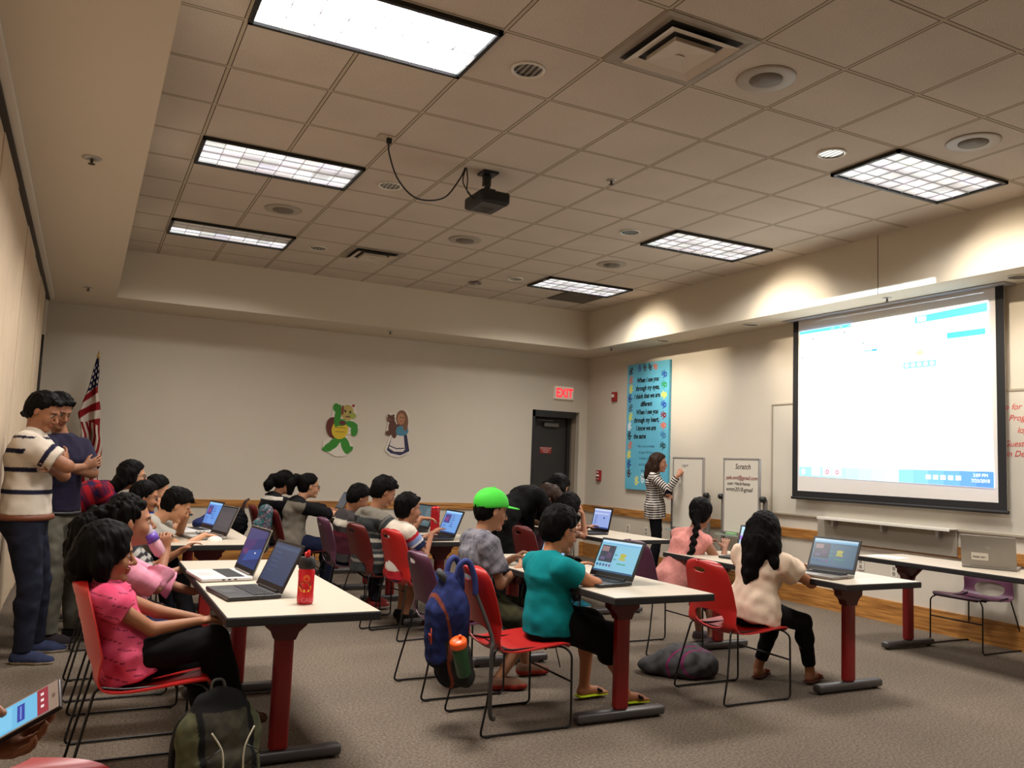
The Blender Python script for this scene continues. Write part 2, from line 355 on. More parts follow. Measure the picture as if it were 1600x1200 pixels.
# ================================================================== CEILING FIXTURES
M_BLKTRIM = mat('fixture_frame', (20, 17, 15), .5)
def lens_mat(name, cA, cB, stren, half=None, hot=0):
    m = mat(name, (235, 235, 235), .3); N, L = nt(m); b = N['Principled BSDF']
    tc = N.new('ShaderNodeTexCoord'); sp = N.new('ShaderNodeSeparateXYZ'); L.new(tc.outputs['Object'], sp.inputs[0])
    vo = N.new('ShaderNodeTexWhiteNoise'); vo.noise_dimensions = '2D'
    cx = math_node(N, L, 'FLOOR', math_node(N, L, 'MULTIPLY', math_node(N, L, 'ADD', sp.outputs[0], 5.0), 8 / 1.14))
    cy = math_node(N, L, 'FLOOR', math_node(N, L, 'MULTIPLY', math_node(N, L, 'ADD', sp.outputs[1], 5.265), 4 / .53))
    cb = N.new('ShaderNodeCombineXYZ'); L.new(cx, cb.inputs[0]); L.new(cy, cb.inputs[1]); L.new(cb.outputs[0], vo.inputs['Vector'])
    hs = N.new('ShaderNodeHueSaturation'); L.new(vo.outputs['Color'], hs.inputs['Color']); hs.inputs['Saturation'].default_value = .28; hs.inputs['Value'].default_value = 1.0
    mx = N.new('ShaderNodeMix'); mx.data_type = 'RGBA'; mx.inputs[0].default_value = .5; L.new(hs.outputs[0], mx.inputs[6]); mx.inputs[7].default_value = (*lin(cA), 1)
    # tubes: brighter bands along X
    w = math_node(N, L, 'ABSOLUTE', math_node(N, L, 'SINE', math_node(N, L, 'MULTIPLY', sp.outputs[1], PI / .265)))
    st = math_node(N, L, 'MULTIPLY', math_node(N, L, 'MULTIPLY_ADD', w, .8, .5), stren)
    st = math_node(N, L, 'MULTIPLY', st, math_node(N, L, 'MULTIPLY_ADD', vo.outputs['Value'], .6, .65))
    if half: st = math_node(N, L, 'MULTIPLY', st, math_node(N, L, 'GREATER_THAN', sp.outputs[1], .03))
    L.new(mx.outputs[2], b.inputs['Emission Color']); L.new(st, b.inputs['Emission Strength'])
    if half: b.inputs['Base Color'].default_value = (*lin((90, 72, 56)), 1)
    return m
LEFTP = [('white_lens', -4, PANEL_POWER * 4.5, 'blown-out bright fluorescent ceiling light nearest the camera'), ('white_lens_b', 0, PANEL_POWER * .50, 'middle fluorescent ceiling light of the left row'), ('white_lens_c', 4, PANEL_POWER * .48, 'far left fluorescent ceiling light with only half its tubes lit')]
RIGHTP = [('grey_lens', -4, PANEL_POWER * .42, 'fluorescent ceiling light nearest the screen wall, right row'), ('grey_lens_b', 0, PANEL_POWER * .38, 'middle fluorescent ceiling light of the right row'), ('grey_lens_c', 4, PANEL_POWER * .46, 'far fluorescent ceiling light above the door corner, beside the return grille')]
def panel(x, y, mname, stren, label, half=False, area=20):
    t = empty('ceiling_light', (x, y, CEIL), label=label, cat='ceiling light', group='fluorescent ceiling lights')
    bm = bmesh.new(); a, c = .605, .30
    for s in (-1, 1):
        box(bm, (0, s * (c - .012), -.010), (1.21, .024, .03)); box(bm, (s * (a - .012), 0, -.010), (.024, .60, .03))
    from_bm('frame', bm, M_BLKTRIM, t)
    bm = bmesh.new(); box(bm, (0, 0, -.004), (1.17, .56, .008)); from_bm('lens', bm, lens_mat(mname, (236, 238, 244), 0, stren, half), t)
    if mname == 'white_lens': pass
    bm = bmesh.new()
    for k in range(1, 8): box(bm, (-.585 + 1.17 * k / 8, 0, -.012), (.004, .56, .012))
    for k in range(1, 4): box(bm, (0, -.28 + .56 * k / 4, -.012), (1.17, .004, .012))
    from_bm('louver', bm, mat('louver', (205, 205, 208), .35, metal=.3), t)
    al = bpy.data.lights.new('tube_light', 'AREA'); al.shape = 'RECTANGLE'; al.size = 1.1; al.size_y = .5; al.energy = area; al.color = (1, .965, .92); al.spread = math.radians(150)
    ao = bpy.data.objects.new('tube_light', al); COL.objects.link(ao); ao.location = (x, y, CEIL - .022)
    return t
for n_, j, st, lb in LEFTP: panel(.61, (j + .5) * .61, n_, st, lb, half=(j == 4), area=AREA * (1.5 if j == -4 else .7 if j == 4 else 1))
for n_, j, st, lb in RIGHTP: panel(4.88, (j + .5) * .61, n_, st, lb, area=AREA)
panel(4.88, -7.5 * .61, 'white_lens_d', PANEL_POWER * 1.2, 'fluorescent ceiling light behind the camera, right row', area=AREA)
panel(.61, -7.5 * .61, 'white_lens_d', PANEL_POWER * .5, 'fluorescent ceiling light behind the camera, left row', area=AREA * .5)
# recessed downlights
def dl_mesh():
    t = empty('downlight', (1.53, -2.12, CEIL), label='round chrome downlight nearest the camera, left row', cat='downlight', group='recessed downlights')
    bm = bmesh.new(); tube(bm, [(math.cos(2 * PI * k / 28) * .092, math.sin(2 * PI * k / 28) * .092, -.004) for k in range(28)], .009, n=6, closed=True); from_bm('trim_ring', bm, M_WHITE, t, True)
    bm = bmesh.new()
    n = 28; R = [(.088, -.004), (.080, -.001), (.06, .0)]
    rings = [[bm.verts.new((r * math.cos(2 * PI * k / n), r * math.sin(2 * PI * k / n), z - .002)) for k in range(n)] for r, z in R]
    for i in range(2):
        for k in range(n): bm.faces.new((rings[i][k], rings[i][(k + 1) % n], rings[i + 1][(k + 1) % n], rings[i + 1][k]))
    bm.faces.new(rings[-1]); m = mat('reflector', (150, 140, 128), .2, metal=.9)
    N, L = nt(m); tc = N.new('ShaderNodeTexCoord'); wv = N.new('ShaderNodeTexWave'); wv.inputs['Scale'].default_value = 3.2; wv.inputs['Distortion'].default_value = 3
    mp = N.new('ShaderNodeMapping'); mp.inputs['Scale'].default_value = (3, 1, 1); L.new(tc.outputs['Object'], mp.inputs[0]); L.new(mp.outputs[0], wv.inputs['Vector'])
    cr = N.new('ShaderNodeValToRGB'); L.new(wv.outputs['Fac'], cr.inputs[0]); cr.color_ramp.elements[0].color = (.02, .02, .02, 1); cr.color_ramp.elements[1].color = (.5, .48, .44, 1); L.new(cr.outputs[0], N['Principled BSDF'].inputs['Base Color'])
    from_bm('reflector', bm, m, t, True); return t
dl = dl_mesh()
for x, y, lb in ((1.52, .31, 'middle'), (1.53, 2.77, 'far')): copy_tree(dl, (x, y, CEIL), label=lb + ' round chrome downlight of the left row')
for x, y, lb in ((3.96, -2.13, 'nearest'), (3.95, .32, 'middle'), (3.99, 2.82, 'far')): copy_tree(dl, (x, y, CEIL), label=lb + ' round chrome downlight of the right row, beside a light panel')
for x, y, lb in ((6.17, 2.71, 'above the handprint poster'), (6.18, 1.06, 'left of the projection screen'), (6.22, -2.05, 'right of the projection screen')): copy_tree(dl, (x, y, SOF), label='small round downlight in the soffit ' + lb)
# speakers
t = empty('ceiling_speaker', (2.76, -2.74, CEIL), label='large round ceiling speaker beside the nearest square diffuser', cat='speaker', group='round ceiling speakers')
bm = bmesh.new(); lathe(bm, [(.17, 0), (.168, -.006), (.155, -.010), (.10, -.010)], n=40); from_bm('rim', bm, mat('speaker_rim', (158, 146, 130), .5), t)
bm = bmesh.new(); lathe(bm, [(.094, -.010), (.094, -.0135), (.02, -.0145)], n=32); from_bm('grille', bm, mat('speaker_grille', (112, 103, 92), .7), t)
for x, y, lb in ((4.58, -2.77, 'ceiling speaker beside the light panel nearest the screen wall'), (.89, 1.53, 'ceiling speaker between the two far left light panels'), (2.74, 1.53, 'ceiling speaker in the middle beyond the projector'), (4.54, 1.52, 'ceiling speaker between the two far right light panels'), (2.2, -2.75, None)):
    if lb: copy_tree(t, (x, y, CEIL), label='round ' + lb)
# square diffusers
t = empty('air_diffuser', (2.135, -2.745, CEIL), label='large square stepped air diffuser nearest the camera', cat='air vent', group='square air diffusers')
def frustum_ring(bm, a0, z0, a1, z1):
    A = [bm.verts.new((sx * a0, sy * a0, z0)) for sx, sy in ((-1, -1), (1, -1), (1, 1), (-1, 1))]; B = [bm.verts.new((sx * a1, sy * a1, z1)) for sx, sy in ((-1, -1), (1, -1), (1, 1), (-1, 1))]
    for k in range(4): bm.faces.new((A[k], A[(k + 1) % 4], B[(k + 1) % 4], B[k]))
M_DIFF = mat('diffuser_metal', (150, 138, 122), .5, var=.12, vscale=6)
bm = bmesh.new(); frustum_ring(bm, .305, -.004, .27, -.006); frustum_ring(bm, .27, -.006, .235, -.001); from_bm('frame', bm, M_DIFF, t)
bm = bmesh.new(); box(bm, (0, 0, -.0015), (.47, .47, .003)); from_bm('throat', bm, mat('vent_dark', (34, 28, 24), .8), t)
bm = bmesh.new(); frustum_ring(bm, .225, -.030, .165, -.012); frustum_ring(bm, .226, -.031, .165, -.009)
frustum_ring(bm, .135, -.040, .0001, -.028); box(bm, (0, 0, -.034), (.05, .02, .004)); frustum_ring(bm, .135, -.040, .13, -.012); from_bm('cone', bm, mat('cone_paint', (196, 182, 164), .45), t)
t2 = copy_tree(t, (2.135, 2.745, CEIL), label='square stepped air diffuser at the far left of the ceiling')
t = empty('return_grille', (5.19, 3.355, CEIL), label='dark square return air grille beside the far light panel', cat='air vent')
bm = bmesh.new(); box(bm, (0, 0, -.004), (.58, .58, .008)); from_bm('grille', bm, mat('grille_dark', (70, 61, 52), .7), t)
bm = bmesh.new()
for k in range(22): box(bm, (0, -.27 + k * .0257, -.010), (.56, .006, .006))
from_bm('louver', bm, mat('grille_slat', (96, 86, 74), .6), t)
# sprinklers and detectors
def sprinkler(x, y, z, label, cat='sprinkler', r=.04):
    t = empty('sprinkler', (x, y, z), label=label, cat=cat, group='ceiling sprinklers')
    bm = bmesh.new(); lathe(bm, [(r, 0), (r, -.004), (r * .6, -.009)], n=20); from_bm('escutcheon', bm, M_SILVER, t)
    bm = bmesh.new(); cyl(bm, (0, 0, -.008), (0, 0, -.035), .009, .007); lathe(bm, [(.02, -.036), (.02, -.039), (.006, -.042)], n=16); from_bm('nozzle', bm, mat('brass_dark', (70, 60, 50), .4, metal=.7), t)
sprinkler(2.98, -.81, CEIL, 'small sprinkler head on the ceiling right of the projector')
sprinkler(-.68, -.80, SOF, 'sprinkler head on the left soffit, nearer the camera', r=.055); sprinkler(-.68, 3.74, SOF, 'sprinkler head at the far end of the left soffit', r=.05)
sprinkler(2.96, 4.45, SOF, 'sprinkler head under the back soffit above the wall figures'); sprinkler(6.03, 3.73, SOF, 'sprinkler head in the soffit corner above the poster'); sprinkler(6.12, -.84, SOF, 'sprinkler head in the soffit above the projection screen')
bm = bmesh.new(); box(bm, (0, 0, -.012), (.16, .05, .024), bev=.006); box(bm, (0, 0, -.016), (.06, .16, .02), bev=.006)
setp(from_bm('motion_sensor', bm, mat('sensor', (120, 108, 104), .5), loc=(3.67, 3.32, CEIL)), 'small grey sensor on the far ceiling between tiles', 'sensor')

# projector
t = empty('projector', (2.08, -.42, CEIL), label='black projector hanging from a short ceiling mount', cat='projector')
bm = bmesh.new(); box(bm, (0, 0, -.01), (.13, .13, .02), bev=.004); cyl(bm, (0, 0, -.01), (0, 0, -.17), .022); box(bm, (0, 0, -.155), (.10, .10, .03), bev=.006); box(bm, (0, .02, -.06), (.06, .05, .09), bev=.006); from_bm('ceiling_mount', bm, M_BLACK, t)
R_ = Matrix.Rotation(math.radians(-2), 3, 'Z') @ Matrix.Rotation(math.radians(7), 3, 'Y')
bm = bmesh.new(); box(bm, (0, 0, -.235), (.25, .33, .095), rot=None, bev=.02, seg=3); o = from_bm('housing', bm, M_BLACK, t); auto_smooth(o)
bm = bmesh.new(); box(bm, (0, 0, -.284), (.20, .28, .006), bev=.002)
for k in range(5): box(bm, (-.05 + k * .025, .05, -.288), (.012, .12, .003))
from_bm('bottom_plate', bm, mat('proj_bottom', (44, 42, 40), .5), t)
bm = bmesh.new(); cyl(bm, (.115, -.07, -.235), (.14, -.07, -.235), .033, n=24); from_bm('lens', bm, M_ROD, t, True)
bm = bmesh.new(); cyl(bm, (.14, -.07, -.235), (.1405, -.07, -.235), .022, n=24); from_bm('lens_glass', bm, mat('lens_glow', (190, 215, 255), .2, estr=3), t)
bm = bmesh.new(); box(bm, (0, 0, -.02), (.12, .12, .04), bev=.005); cyl(bm, (.02, 0, -.03), (.02, 0, -.09), .012)
t = empty('ceiling_outlet', (1.15, -.70, CEIL), label='small ceiling power box with the plug of the hanging cable', cat='outlet')
bm2 = bmesh.new(); box(bm2, (0, 0, -.006), (.12, .075, .012), bev=.003); from_bm('cover_plate', bm2, mat('plate_beige', (178, 164, 144), .6), t)
bm2 = bmesh.new(); box(bm2, (.02, 0, -.03), (.035, .03, .04), bev=.004); from_bm('plug', bm2, M_BLACK, t); bm.free()
bm = bmesh.new(); tube(bm, spline([(1.17, -.70, CEIL - .04), (1.18, -.69, CEIL - .12), (1.28, -.62, CEIL - .27), (1.45, -.56, CEIL - .36), (1.68, -.50, CEIL - .30), (1.82, -.46, CEIL - .12), (1.87, -.45, CEIL - .012)], 8), .006, n=8)
tube(bm, spline([(1.875, -.45, CEIL - .012), (1.86, -.44, CEIL - .12), (1.93, -.42, CEIL - .20), (1.97, -.42, CEIL - .22)], 8), .005, n=8)
tube(bm, spline([(1.88, -.455, CEIL - .012), (1.89, -.46, CEIL - .10), (1.90, -.44, CEIL - .19), (1.965, -.45, CEIL - .25)], 8), .005, n=8)
setp(from_bm('projector_cable', bm, M_BLACK), 'black cable drooping across the ceiling to the projector', 'cable')
# projector beam that overshoots the screen on to the soffit
pl = bpy.data.lights.new('projector_beam', 'SPOT'); pl.energy = 1700; pl.spot_size = math.radians(60); pl.spot_blend = 0; pl.shadow_soft_size = .012
po = bpy.data.objects.new('projector_beam', pl); COL.objects.link(po); LP_ = Vector((2.235, -.49, CEIL - .235)); po.location = LP_
po.rotation_euler = (Vector((6.40, -.64, 2.30)) - LP_).to_track_quat('-Z', 'Y').to_euler()
pl.use_nodes = True; N = pl.node_tree.nodes; L = pl.node_tree.links; em = N['Emission']; tc = N.new('ShaderNodeTexCoord'); sp = N.new('ShaderNodeSeparateXYZ'); L.new(tc.outputs['Normal'], sp.inputs[0])
bpy.context.view_layer.update()
MI = po.matrix_world.inverted()
def beam_uv(p):
    q = MI @ Vector(p); return q.x / -q.z, q.y / -q.z
# directions are expressed in the lamp's own frame: u to the right, v upward
uu = math_node(N, L, 'DIVIDE', sp.outputs[0], sp.outputs[2]); vv = math_node(N, L, 'DIVIDE', sp.outputs[1], sp.outputs[2])
PU = [beam_uv((5.92, y, 3.17))[0] for y in (.15, -1.46)]; PV = [beam_uv((5.92, -.6, 3.155))[1], beam_uv((6.40, -.6, 3.03))[1], beam_uv((5.92, -1.4, 3.11))[1]]
u0, u1 = min(PU) - .01, max(PU) + .01
vlo, vhi = beam_uv((5.92, -.65, 3.102))[1], PV[0]
def inr(x, a, b_): return math_node(N, L, 'MULTIPLY', math_node(N, L, 'GREATER_THAN', x, a), math_node(N, L, 'LESS_THAN', x, b_))
BSGN = -1.0
uq = math_node(N, L, 'MULTIPLY', uu, BSGN); vq = math_node(N, L, 'MULTIPLY', vv, BSGN)
mk = math_node(N, L, 'MULTIPLY', inr(uq, u0, u1), inr(vq, vlo, vhi))
em.inputs['Color'].default_value = (.62, .82, 1, 1); L.new(mk, em.inputs['Strength'])
# ================================================================== SCREEN WALL
Z = Vector((0, 0, 1))
t = empty('whiteboard', (XR, -1.1, .95), label='very wide wall whiteboard behind the projection screen', cat='whiteboard')
bm = bmesh.new(); box(bm, (-.012, -.02, .615), (.024, 4.20, 1.22), bev=.002); from_bm('panel', bm, M_BOARD, t)
bm = bmesh.new()
for zz in (-.002, 1.232): box(bm, (-.016, -.02, zz), (.032, 4.24, .022), bev=.003)
for yy in (2.09, -2.13): box(bm, (-.016, yy, .615), (.032, .022, 1.24), bev=.003)
from_bm('frame', bm, mat('board_frame', (182, 172, 154), .4, metal=.4), t)
RM = mat('red_marker', (206, 70, 66), .6)
for k, s in enumerate(('up for the', 'Program', 'logged on', '', 'Guest Desk', 'in Desk or')):
    if s: text_mesh('handwriting', s, .072, RM, (-.026, (-1.72, -1.79, -1.86, 0, -1.74, -1.76)[k] + 1.1, (2.015 - .95) - (0, .095, .20, 0, .315, .40)[k]), (0, -1, 0), (0, 0, 1), t, shear=.3, ext=.0004)
t = empty('marker_tray', (XR, -.55, .925), label='long white marker shelf under the wall whiteboard', cat='shelf')
bm = bmesh.new(); box(bm, (-.075, 0, .03), (.15, 1.52, .012), bev=.003); box(bm, (-.148, 0, .022), (.006, 1.52, .02)); from_bm('tray', bm, M_WHITE, t)
bm = bmesh.new(); box(bm, (-.03, .05, -.10), (.02, 1.60, .23), bev=.003); from_bm('back_panel', bm, mat('tray_back', (150, 140, 126), .6), t)
for yy in (.60, 0, -.60): bm = bmesh.new(); box(bm, (-.06, yy, -.02), (.09, .03, .07), bev=.004); from_bm('bracket', bm, M_SILVER, t)
# projection screen
SX = 6.385; SY0 = .605; SY1 = -1.81; SZ0 = 1.14; SZ1 = 3.09
t = empty('projection_screen', (SX, (SY0 + SY1) / 2, SZ0), label='large pull-down projection screen with black borders showing a bright computer desktop', cat='screen')
c = Vector(t.location)
bm = bmesh.new(); box(bm, (0, 0, (SZ1 - SZ0) / 2), (.004, SY0 - SY1 - .002, SZ1 - SZ0)); from_bm('fabric', bm, mat('screen_fabric', (226, 220, 214), .8), t)
bm = bmesh.new(); bw = .075
for s in (1, -1): box(bm, (-.0035, s * ((SY0 - SY1) / 2 - bw / 2), (SZ1 - SZ0) / 2), (.003, bw, SZ1 - SZ0))
box(bm, (-.004, 0, .04), (.003, SY0 - SY1, .075)); from_bm('black_border', bm, mat('border_black', (16, 15, 17), .7), t)
bm = bmesh.new(); cyl(bm, (0, (SY0 - SY1) / 2 + .01, 0), (0, -(SY0 - SY1) / 2 - .01, 0), .016, n=12); from_bm('weight_bar', bm, M_BLACK, t)
# the projected desktop, in metres from its lower left corner seen from the room (u to the right = -Y)
IW, IH = 2.20, 1.60
X_ = []
WHT = (250, 254, 255)
X_.append(([(0, .0), (IW, -.04), (IW - .03, IH), (.0, IH - .02)], WHT))
X_.append(([(0, 0), (IW, -.04), (IW, .10), (0, .10)], (110, 160, 220)))
for i in range(14):
    c0 = (120 + i * 6, 190 + i * 2, 235) if i < 8 else (110 - (i - 8) * 8, 165 - (i - 8) * 10, 225)
    X_.append(([(i * IW / 14, -.04 * i / 14), ((i + 1) * IW / 14, -.04 * (i + 1) / 14), ((i + 1) * IW / 14, .10), (i * IW / 14, .10)], c0))
X_.append((ell2(.06, .045, .026, .03), (235, 248, 255)))
for x, cc in ((.18, (250, 252, 255)), (.33, (244, 236, 240)), (.46, (236, 244, 250))): X_.append((rect(x, .01, x + .11, .09), cc))
for x in (.34, .47): X_.append((ell2(x + .05, .05, .026, .026), (214, 96, 110))); X_.append((ell2(x + .05, .05, .011, .011), (240, 240, 250)))
for k in range(5): X_.append((rect(1.55 + k * .075, .015, 1.60 + k * .075, .055), (214, 232, 250)))
X_.append((rect(.02, .42, .82, .62), (226, 246, 232))); X_.append((rect(.02, .39, .82, .42), (246, 232, 206)))
X_.append(([(.0, IH - .02), (.7, IH - .015), (.7, IH - .05), (0, IH - .05)], (70, 186, 240)))
X_.append(([(1.45, IH - .115), (IW - .03, IH - .10), (IW - .03, IH - .02), (1.45, IH - .05)], (90, 180, 232)))
X_.append((rect(1.47, IH - .105, 1.57, IH - .055), (200, 230, 250)))
X_.append((rect(1.78, IH - .30, 2.15, IH - .245), (70, 200, 205)))
X_.append(([(.6, IH - .30), (2.16, IH - .22), (2.16, IH - .18), (.6, IH - .27)], (206, 240, 250)))
X_.append((rect(.1, IH - .22, .42, IH - .20), (190, 236, 240)))
X_.append((rect(.86, IH - .33, 1.02, IH - .31), (120, 200, 225))); X_.append((rect(.96, IH - .33, 1.02, IH - .31), (40, 130, 210)))
X_.append((ell2(1.50, IH - .41, .19, .055), (252, 236, 176))); X_.append((ell2(1.50, IH - .40, .04, .022), (160, 226, 140)))
X_.append((rect(1.32, IH - .54, 1.67, IH - .48), (110, 200, 212)))
for k in range(5): X_.append((ell2(1.36 + k * .067, IH - .51, .024, .02), (226, 246, 250)))
for k in range(9): X_.append((rect(1.38, IH - .60 - k * .036, 1.60 + .06 * math.sin(k * 2.2), IH - .587 - k * .036), (186, 242, 236)))
for k in range(4): X_.append((rect(.86, .1 + k * .045 + .05, .92, .105 + k * .045 + .05), (206, 236, 240)))
for (x, y) in ((.62, IH - .10), (.86, IH - .24), (.2, IH - .12), (.05, IH - .31)): X_.append((ell2(x, y, .010, .014), (90, 110, 110)))
for k in range(12): X_.append((rect(.45 + k * .11, IH - .04, .49 + k * .11, IH - .03), (150, 214, 246)))
img = flat_art('projected_image', [(p, cc) for p, cc in X_], mat('projection', vc=True, rough=.9, estr=1.8), (-.006, (SY0 - SY1) / 2 - .105, 1.38 - SZ0), (0, -1, 0), (0, 0, 1), t, eps=.0003)
for k, s in enumerate(('3:09 PM', '7/25/2018')):
    text_mesh('clock', s, .042, mat('clock_text', (240, 248, 255), .5, estr=1.2), (-.022, -.985, 1.38 - SZ0 + .05 - k * .047), (0, -1, 0), (0, 0, 1), t, align='CENTER')
bm = bmesh.new(); box(bm, (-.02, 0, SZ1 - SZ0 + .004), (.17, 2.56, .012), bev=.003); from_bm('ceiling_slot', bm, mat('slot', (150, 146, 144), .5), t)

# handprint poster
t = empty('handprint_poster', (XR - .003, 3.40, 1.09), label='tall pale blue poster with a poem framed by coloured handprints', cat='poster')
bm = bmesh.new(); box(bm, (-.02, 0, .90), (.04, .99, 1.80), bev=.003); from_bm('board', bm, mat('poster_blue', (96, 178, 206), .6, var=.06, vscale=3), t)
def handprint(cx, cy, r, col, a=0.0, flip=1):
    out = []; ca, sa = math.cos(a), math.sin(a)
    def tr(pts): return [(cx + x * ca - y * sa, cy + x * sa + y * ca) for x, y in pts]
    out.append((tr(ell2(0, 0, .42 * r, .45 * r, 14)), col)); 
    for k, (ang, ln) in enumerate(((2.35, .85), (1.85, 1.05), (1.52, 1.12), (1.18, 1.02), (.35, .8))):
        ang = ang if flip > 0 else PI - ang; x, y = math.cos(ang), math.sin(ang)
        out.append((tr(ell2(x * ln * .72 * r, y * ln * .72 * r, ln * .34 * r, .10 * r, 10, ang)), col))
    out.append((tr(ell2(0, -.05 * r, .16 * r, .16 * r, 10)), (110, 186, 210))); return out
HP = []
class _HP(list):
    def __iadd__(q, x): q.append(x); return q
HP = _HP()
lc = [(30, 40, 60), (196, 120, 90), (226, 214, 70), (36, 60, 130), (60, 90, 110), (214, 220, 90), (235, 240, 240), (16, 20, 24), (206, 120, 90), (236, 226, 80), (26, 60, 140), (60, 20, 24)]
for k, cc in enumerate(lc): HP += handprint(.075 + .008 * (k % 3), 1.69 - k * .135, .085, cc, a=-.6 + .2 * (k % 4))
rc_ = [(30, 70, 160), (40, 150, 80), (236, 226, 70), (26, 70, 170), (130, 20, 34), (222, 100, 60), (50, 110, 160), (24, 60, 60)]
for k, cc in enumerate(rc_): HP += handprint(.905, 1.60 - k * .14, .085, cc, a=1.2 + .15 * (k % 3), flip=-1)
for k, cc in enumerate(((60, 90, 160), (50, 60, 70), (16, 20, 30), (206, 96, 60))): HP += handprint(.30 + k * .13, 1.715, .075, cc, a=.3 * k)
for k, cc in enumerate(((226, 226, 120), (220, 236, 236), (236, 216, 90))): HP += handprint(.28 + k * .15, .10 + .04 * (k % 2), .09, cc, a=.2 * k - .2)
for hp in HP: flat_art('handprint', hp, M_VC, (-.0405, .495, 0), (0, -1, 0), (0, 0, 1), t, eps=.00003)
INK = mat('poster_ink', (12, 22, 30), .6); INK2 = mat('poster_ink_faint', (80, 140, 164), .6)
for k, (s, x) in enumerate((('When I see you', .5), ('through my eyes,', .5), ('I think that we are', .49), ('different', .48), ('When I see you', .5), ('through my heart,', .49), ('I know we are', .48), ('the same', .34))):
    text_mesh('poem_line', s, .098, INK, (-.043, .495 - x, 1.525 - k * .114), (0, -1, 0), (0, 0, 1), t, shear=.15, align='CENTER', off=.0025, sx=.82)
for k, s in enumerate(('this is our promise', 'to see with love', 'in every colour', 'and every hand', 'we all hold', 'together')):
    text_mesh('faint_line', s, .06, INK2, (-.043, .0, .60 - k * .085), (0, -1, 0), (0, 0, 1), t, shear=.15, align='CENTER', sx=.85)

# rolling easels
def easel(x, y, z0, label, text=False):
    t = empty('rolling_easel', (x, y, 0), label=label, cat='easel', group='rolling whiteboard easels')
    w, z1 = .59, 1.545
    bm = bmesh.new(); box(bm, (0, 0, (z0 + z1) / 2), (.02, w - .02, z1 - z0), bev=.002); pnl = from_bm('writing_panel', bm, M_BOARD, t)
    bm = bmesh.new()
    for s in (1, -1): box(bm, (0, s * (w / 2 - .008), (z0 + z1) / 2), (.03, .022, z1 - z0 + .02), bev=.004)
    for zz in (z0, z1): box(bm, (0, 0, zz), (.03, w, .022), bev=.004)
    from_bm('panel_frame', bm, M_SILVER, t)
    for s in (1, -1):
        bm = bmesh.new(); box(bm, (.035, s * (w / 2 + .045), .57), (.035, .05, 1.06), bev=.008); lg = from_bm('upright', bm, mat('easel_post', (120, 116, 110), .4, metal=.4), t)
        bm = bmesh.new(); cyl(bm, (.0, s * (w / 2 + .07), 1.10), (.0, s * (w / 2 + .025), 1.10), .033, n=18); from_bm('knob', bm, M_BLACK, lg, True)
        bm = bmesh.new(); box(bm, (-.05, s * (w / 2 + .045), .045), (.46, .045, .04), bev=.008); from_bm('foot', bm, M_GREYMET, lg)
        bm = bmesh.new()
        for xx in (-.24, .15): cyl(bm, (xx, s * (w / 2 + .06), .022), (xx, s * (w / 2 + .03), .022), .022, n=14)
        from_bm('caster', bm, M_BLACK, lg, True)
    bm = bmesh.new(); box(bm, (-.05, 0, z0 - .035), (.10, w + .05, .008), bev=.002); box(bm, (-.1, 0, z0 - .028), (.006, w + .05, .02)); from_bm('pen_tray', bm, mat('tray_glass', (150, 160, 150), .3), t)
    bm = bmesh.new(); box(bm, (.035, 0, .33), (.02, w + .06, .03), bev=.004); from_bm('crossbar', bm, M_GREYMET, t)
    if text:
        BI = mat('black_marker', (74, 64, 62), .6); RI = mat('dark_red_marker', (140, 60, 66), .6)
        for k, (s, m_, x0, sz) in enumerate((('Scratch', BI, .10, .085), ('pale.aml@gmail.com', RI, .25, .062), ('user: Hackrhama', BI, .23, .055), ('wmm2018-gmail', BI, .25, .066))):
            text_mesh('handwriting', s, sz, m_, (-.012, x0, 1.43 - (0, .12, .185, .255)[k]), (0, -1, 0), (0, 0, 1), t, shear=.25)
        bm = bmesh.new(); box(bm, (-.055, .10, z0 - .015), (.06, .13, .03), bev=.008); tag_ = from_bm('whiteboard_eraser', bm, mat('eraser_green', (120, 170, 110), .8), None); tag_.location = (x, y, 0); setp(tag_, 'green topped eraser on the tray of the right easel', 'eraser')
    else:
        bm = bmesh.new(); box(bm, (.004, 0, z0 - .22), (.016, w - .04, .35), bev=.002); from_bm('lower_panel', bm, mat('lower_white', (206, 200, 190), .5), t)
        BI = mat('light_marker', (150, 144, 150), .6)
        text_mesh('handwriting', 'Log in', .05, BI, (-.012, .12, 1.44), (0, -1, 0), (0, 0, 1), t, shear=.25)
    return t
easel(6.14, 2.09, .67, 'rolling whiteboard easel the woman in stripes is writing on')
easel(6.14, 1.14, .70, 'rolling whiteboard easel covered in handwritten notes', True)

# ================================================================== BACK WALL CUTOUTS, FLAG
def cutout(name, label, shapes, base, O, cat):
    t = empty(name, O, label=label, cat=cat)
    bm = bmesh.new(); vs = [bm.verts.new((x, 0, z)) for x, z in base]; f = bm.faces.new(vs)
    r = bmesh.ops.extrude_face_region(bm, geom=[f]); bmesh.ops.translate(bm, verts=[v for v in r['geom'] if isinstance(v, bmesh.types.BMVert)], vec=(0, -.012, 0))
    bmesh.ops.recalc_face_normals(bm, faces=bm.faces); bmesh.ops.triangulate(bm, faces=[f for f in bm.faces if len(f.verts) > 4]); from_bm('card', bm, mat('card_white', (214, 204, 190), .8), t)
    flat_art('drawing', shapes, M_VC, (0, -.0125, 0), (1, 0, 0), (0, 0, 1), t, eps=.0003)
    return t
G1 = (46, 128, 30); G2 = (30, 92, 22)
tb = [(.02, .10), (.10, .04), (.20, -.01), (.32, .0), (.40, .06), (.44, .16), (.36, .22), (.34, .30), (.45, .31), (.49, .42), (.42, .50), (.47, .60), (.44, .70), (.36, .73), (.27, .71), (.22, .72), (.12, .70), (.12, .55), (.06, .48), (.08, .32), (.12, .25), (.02, .20)]
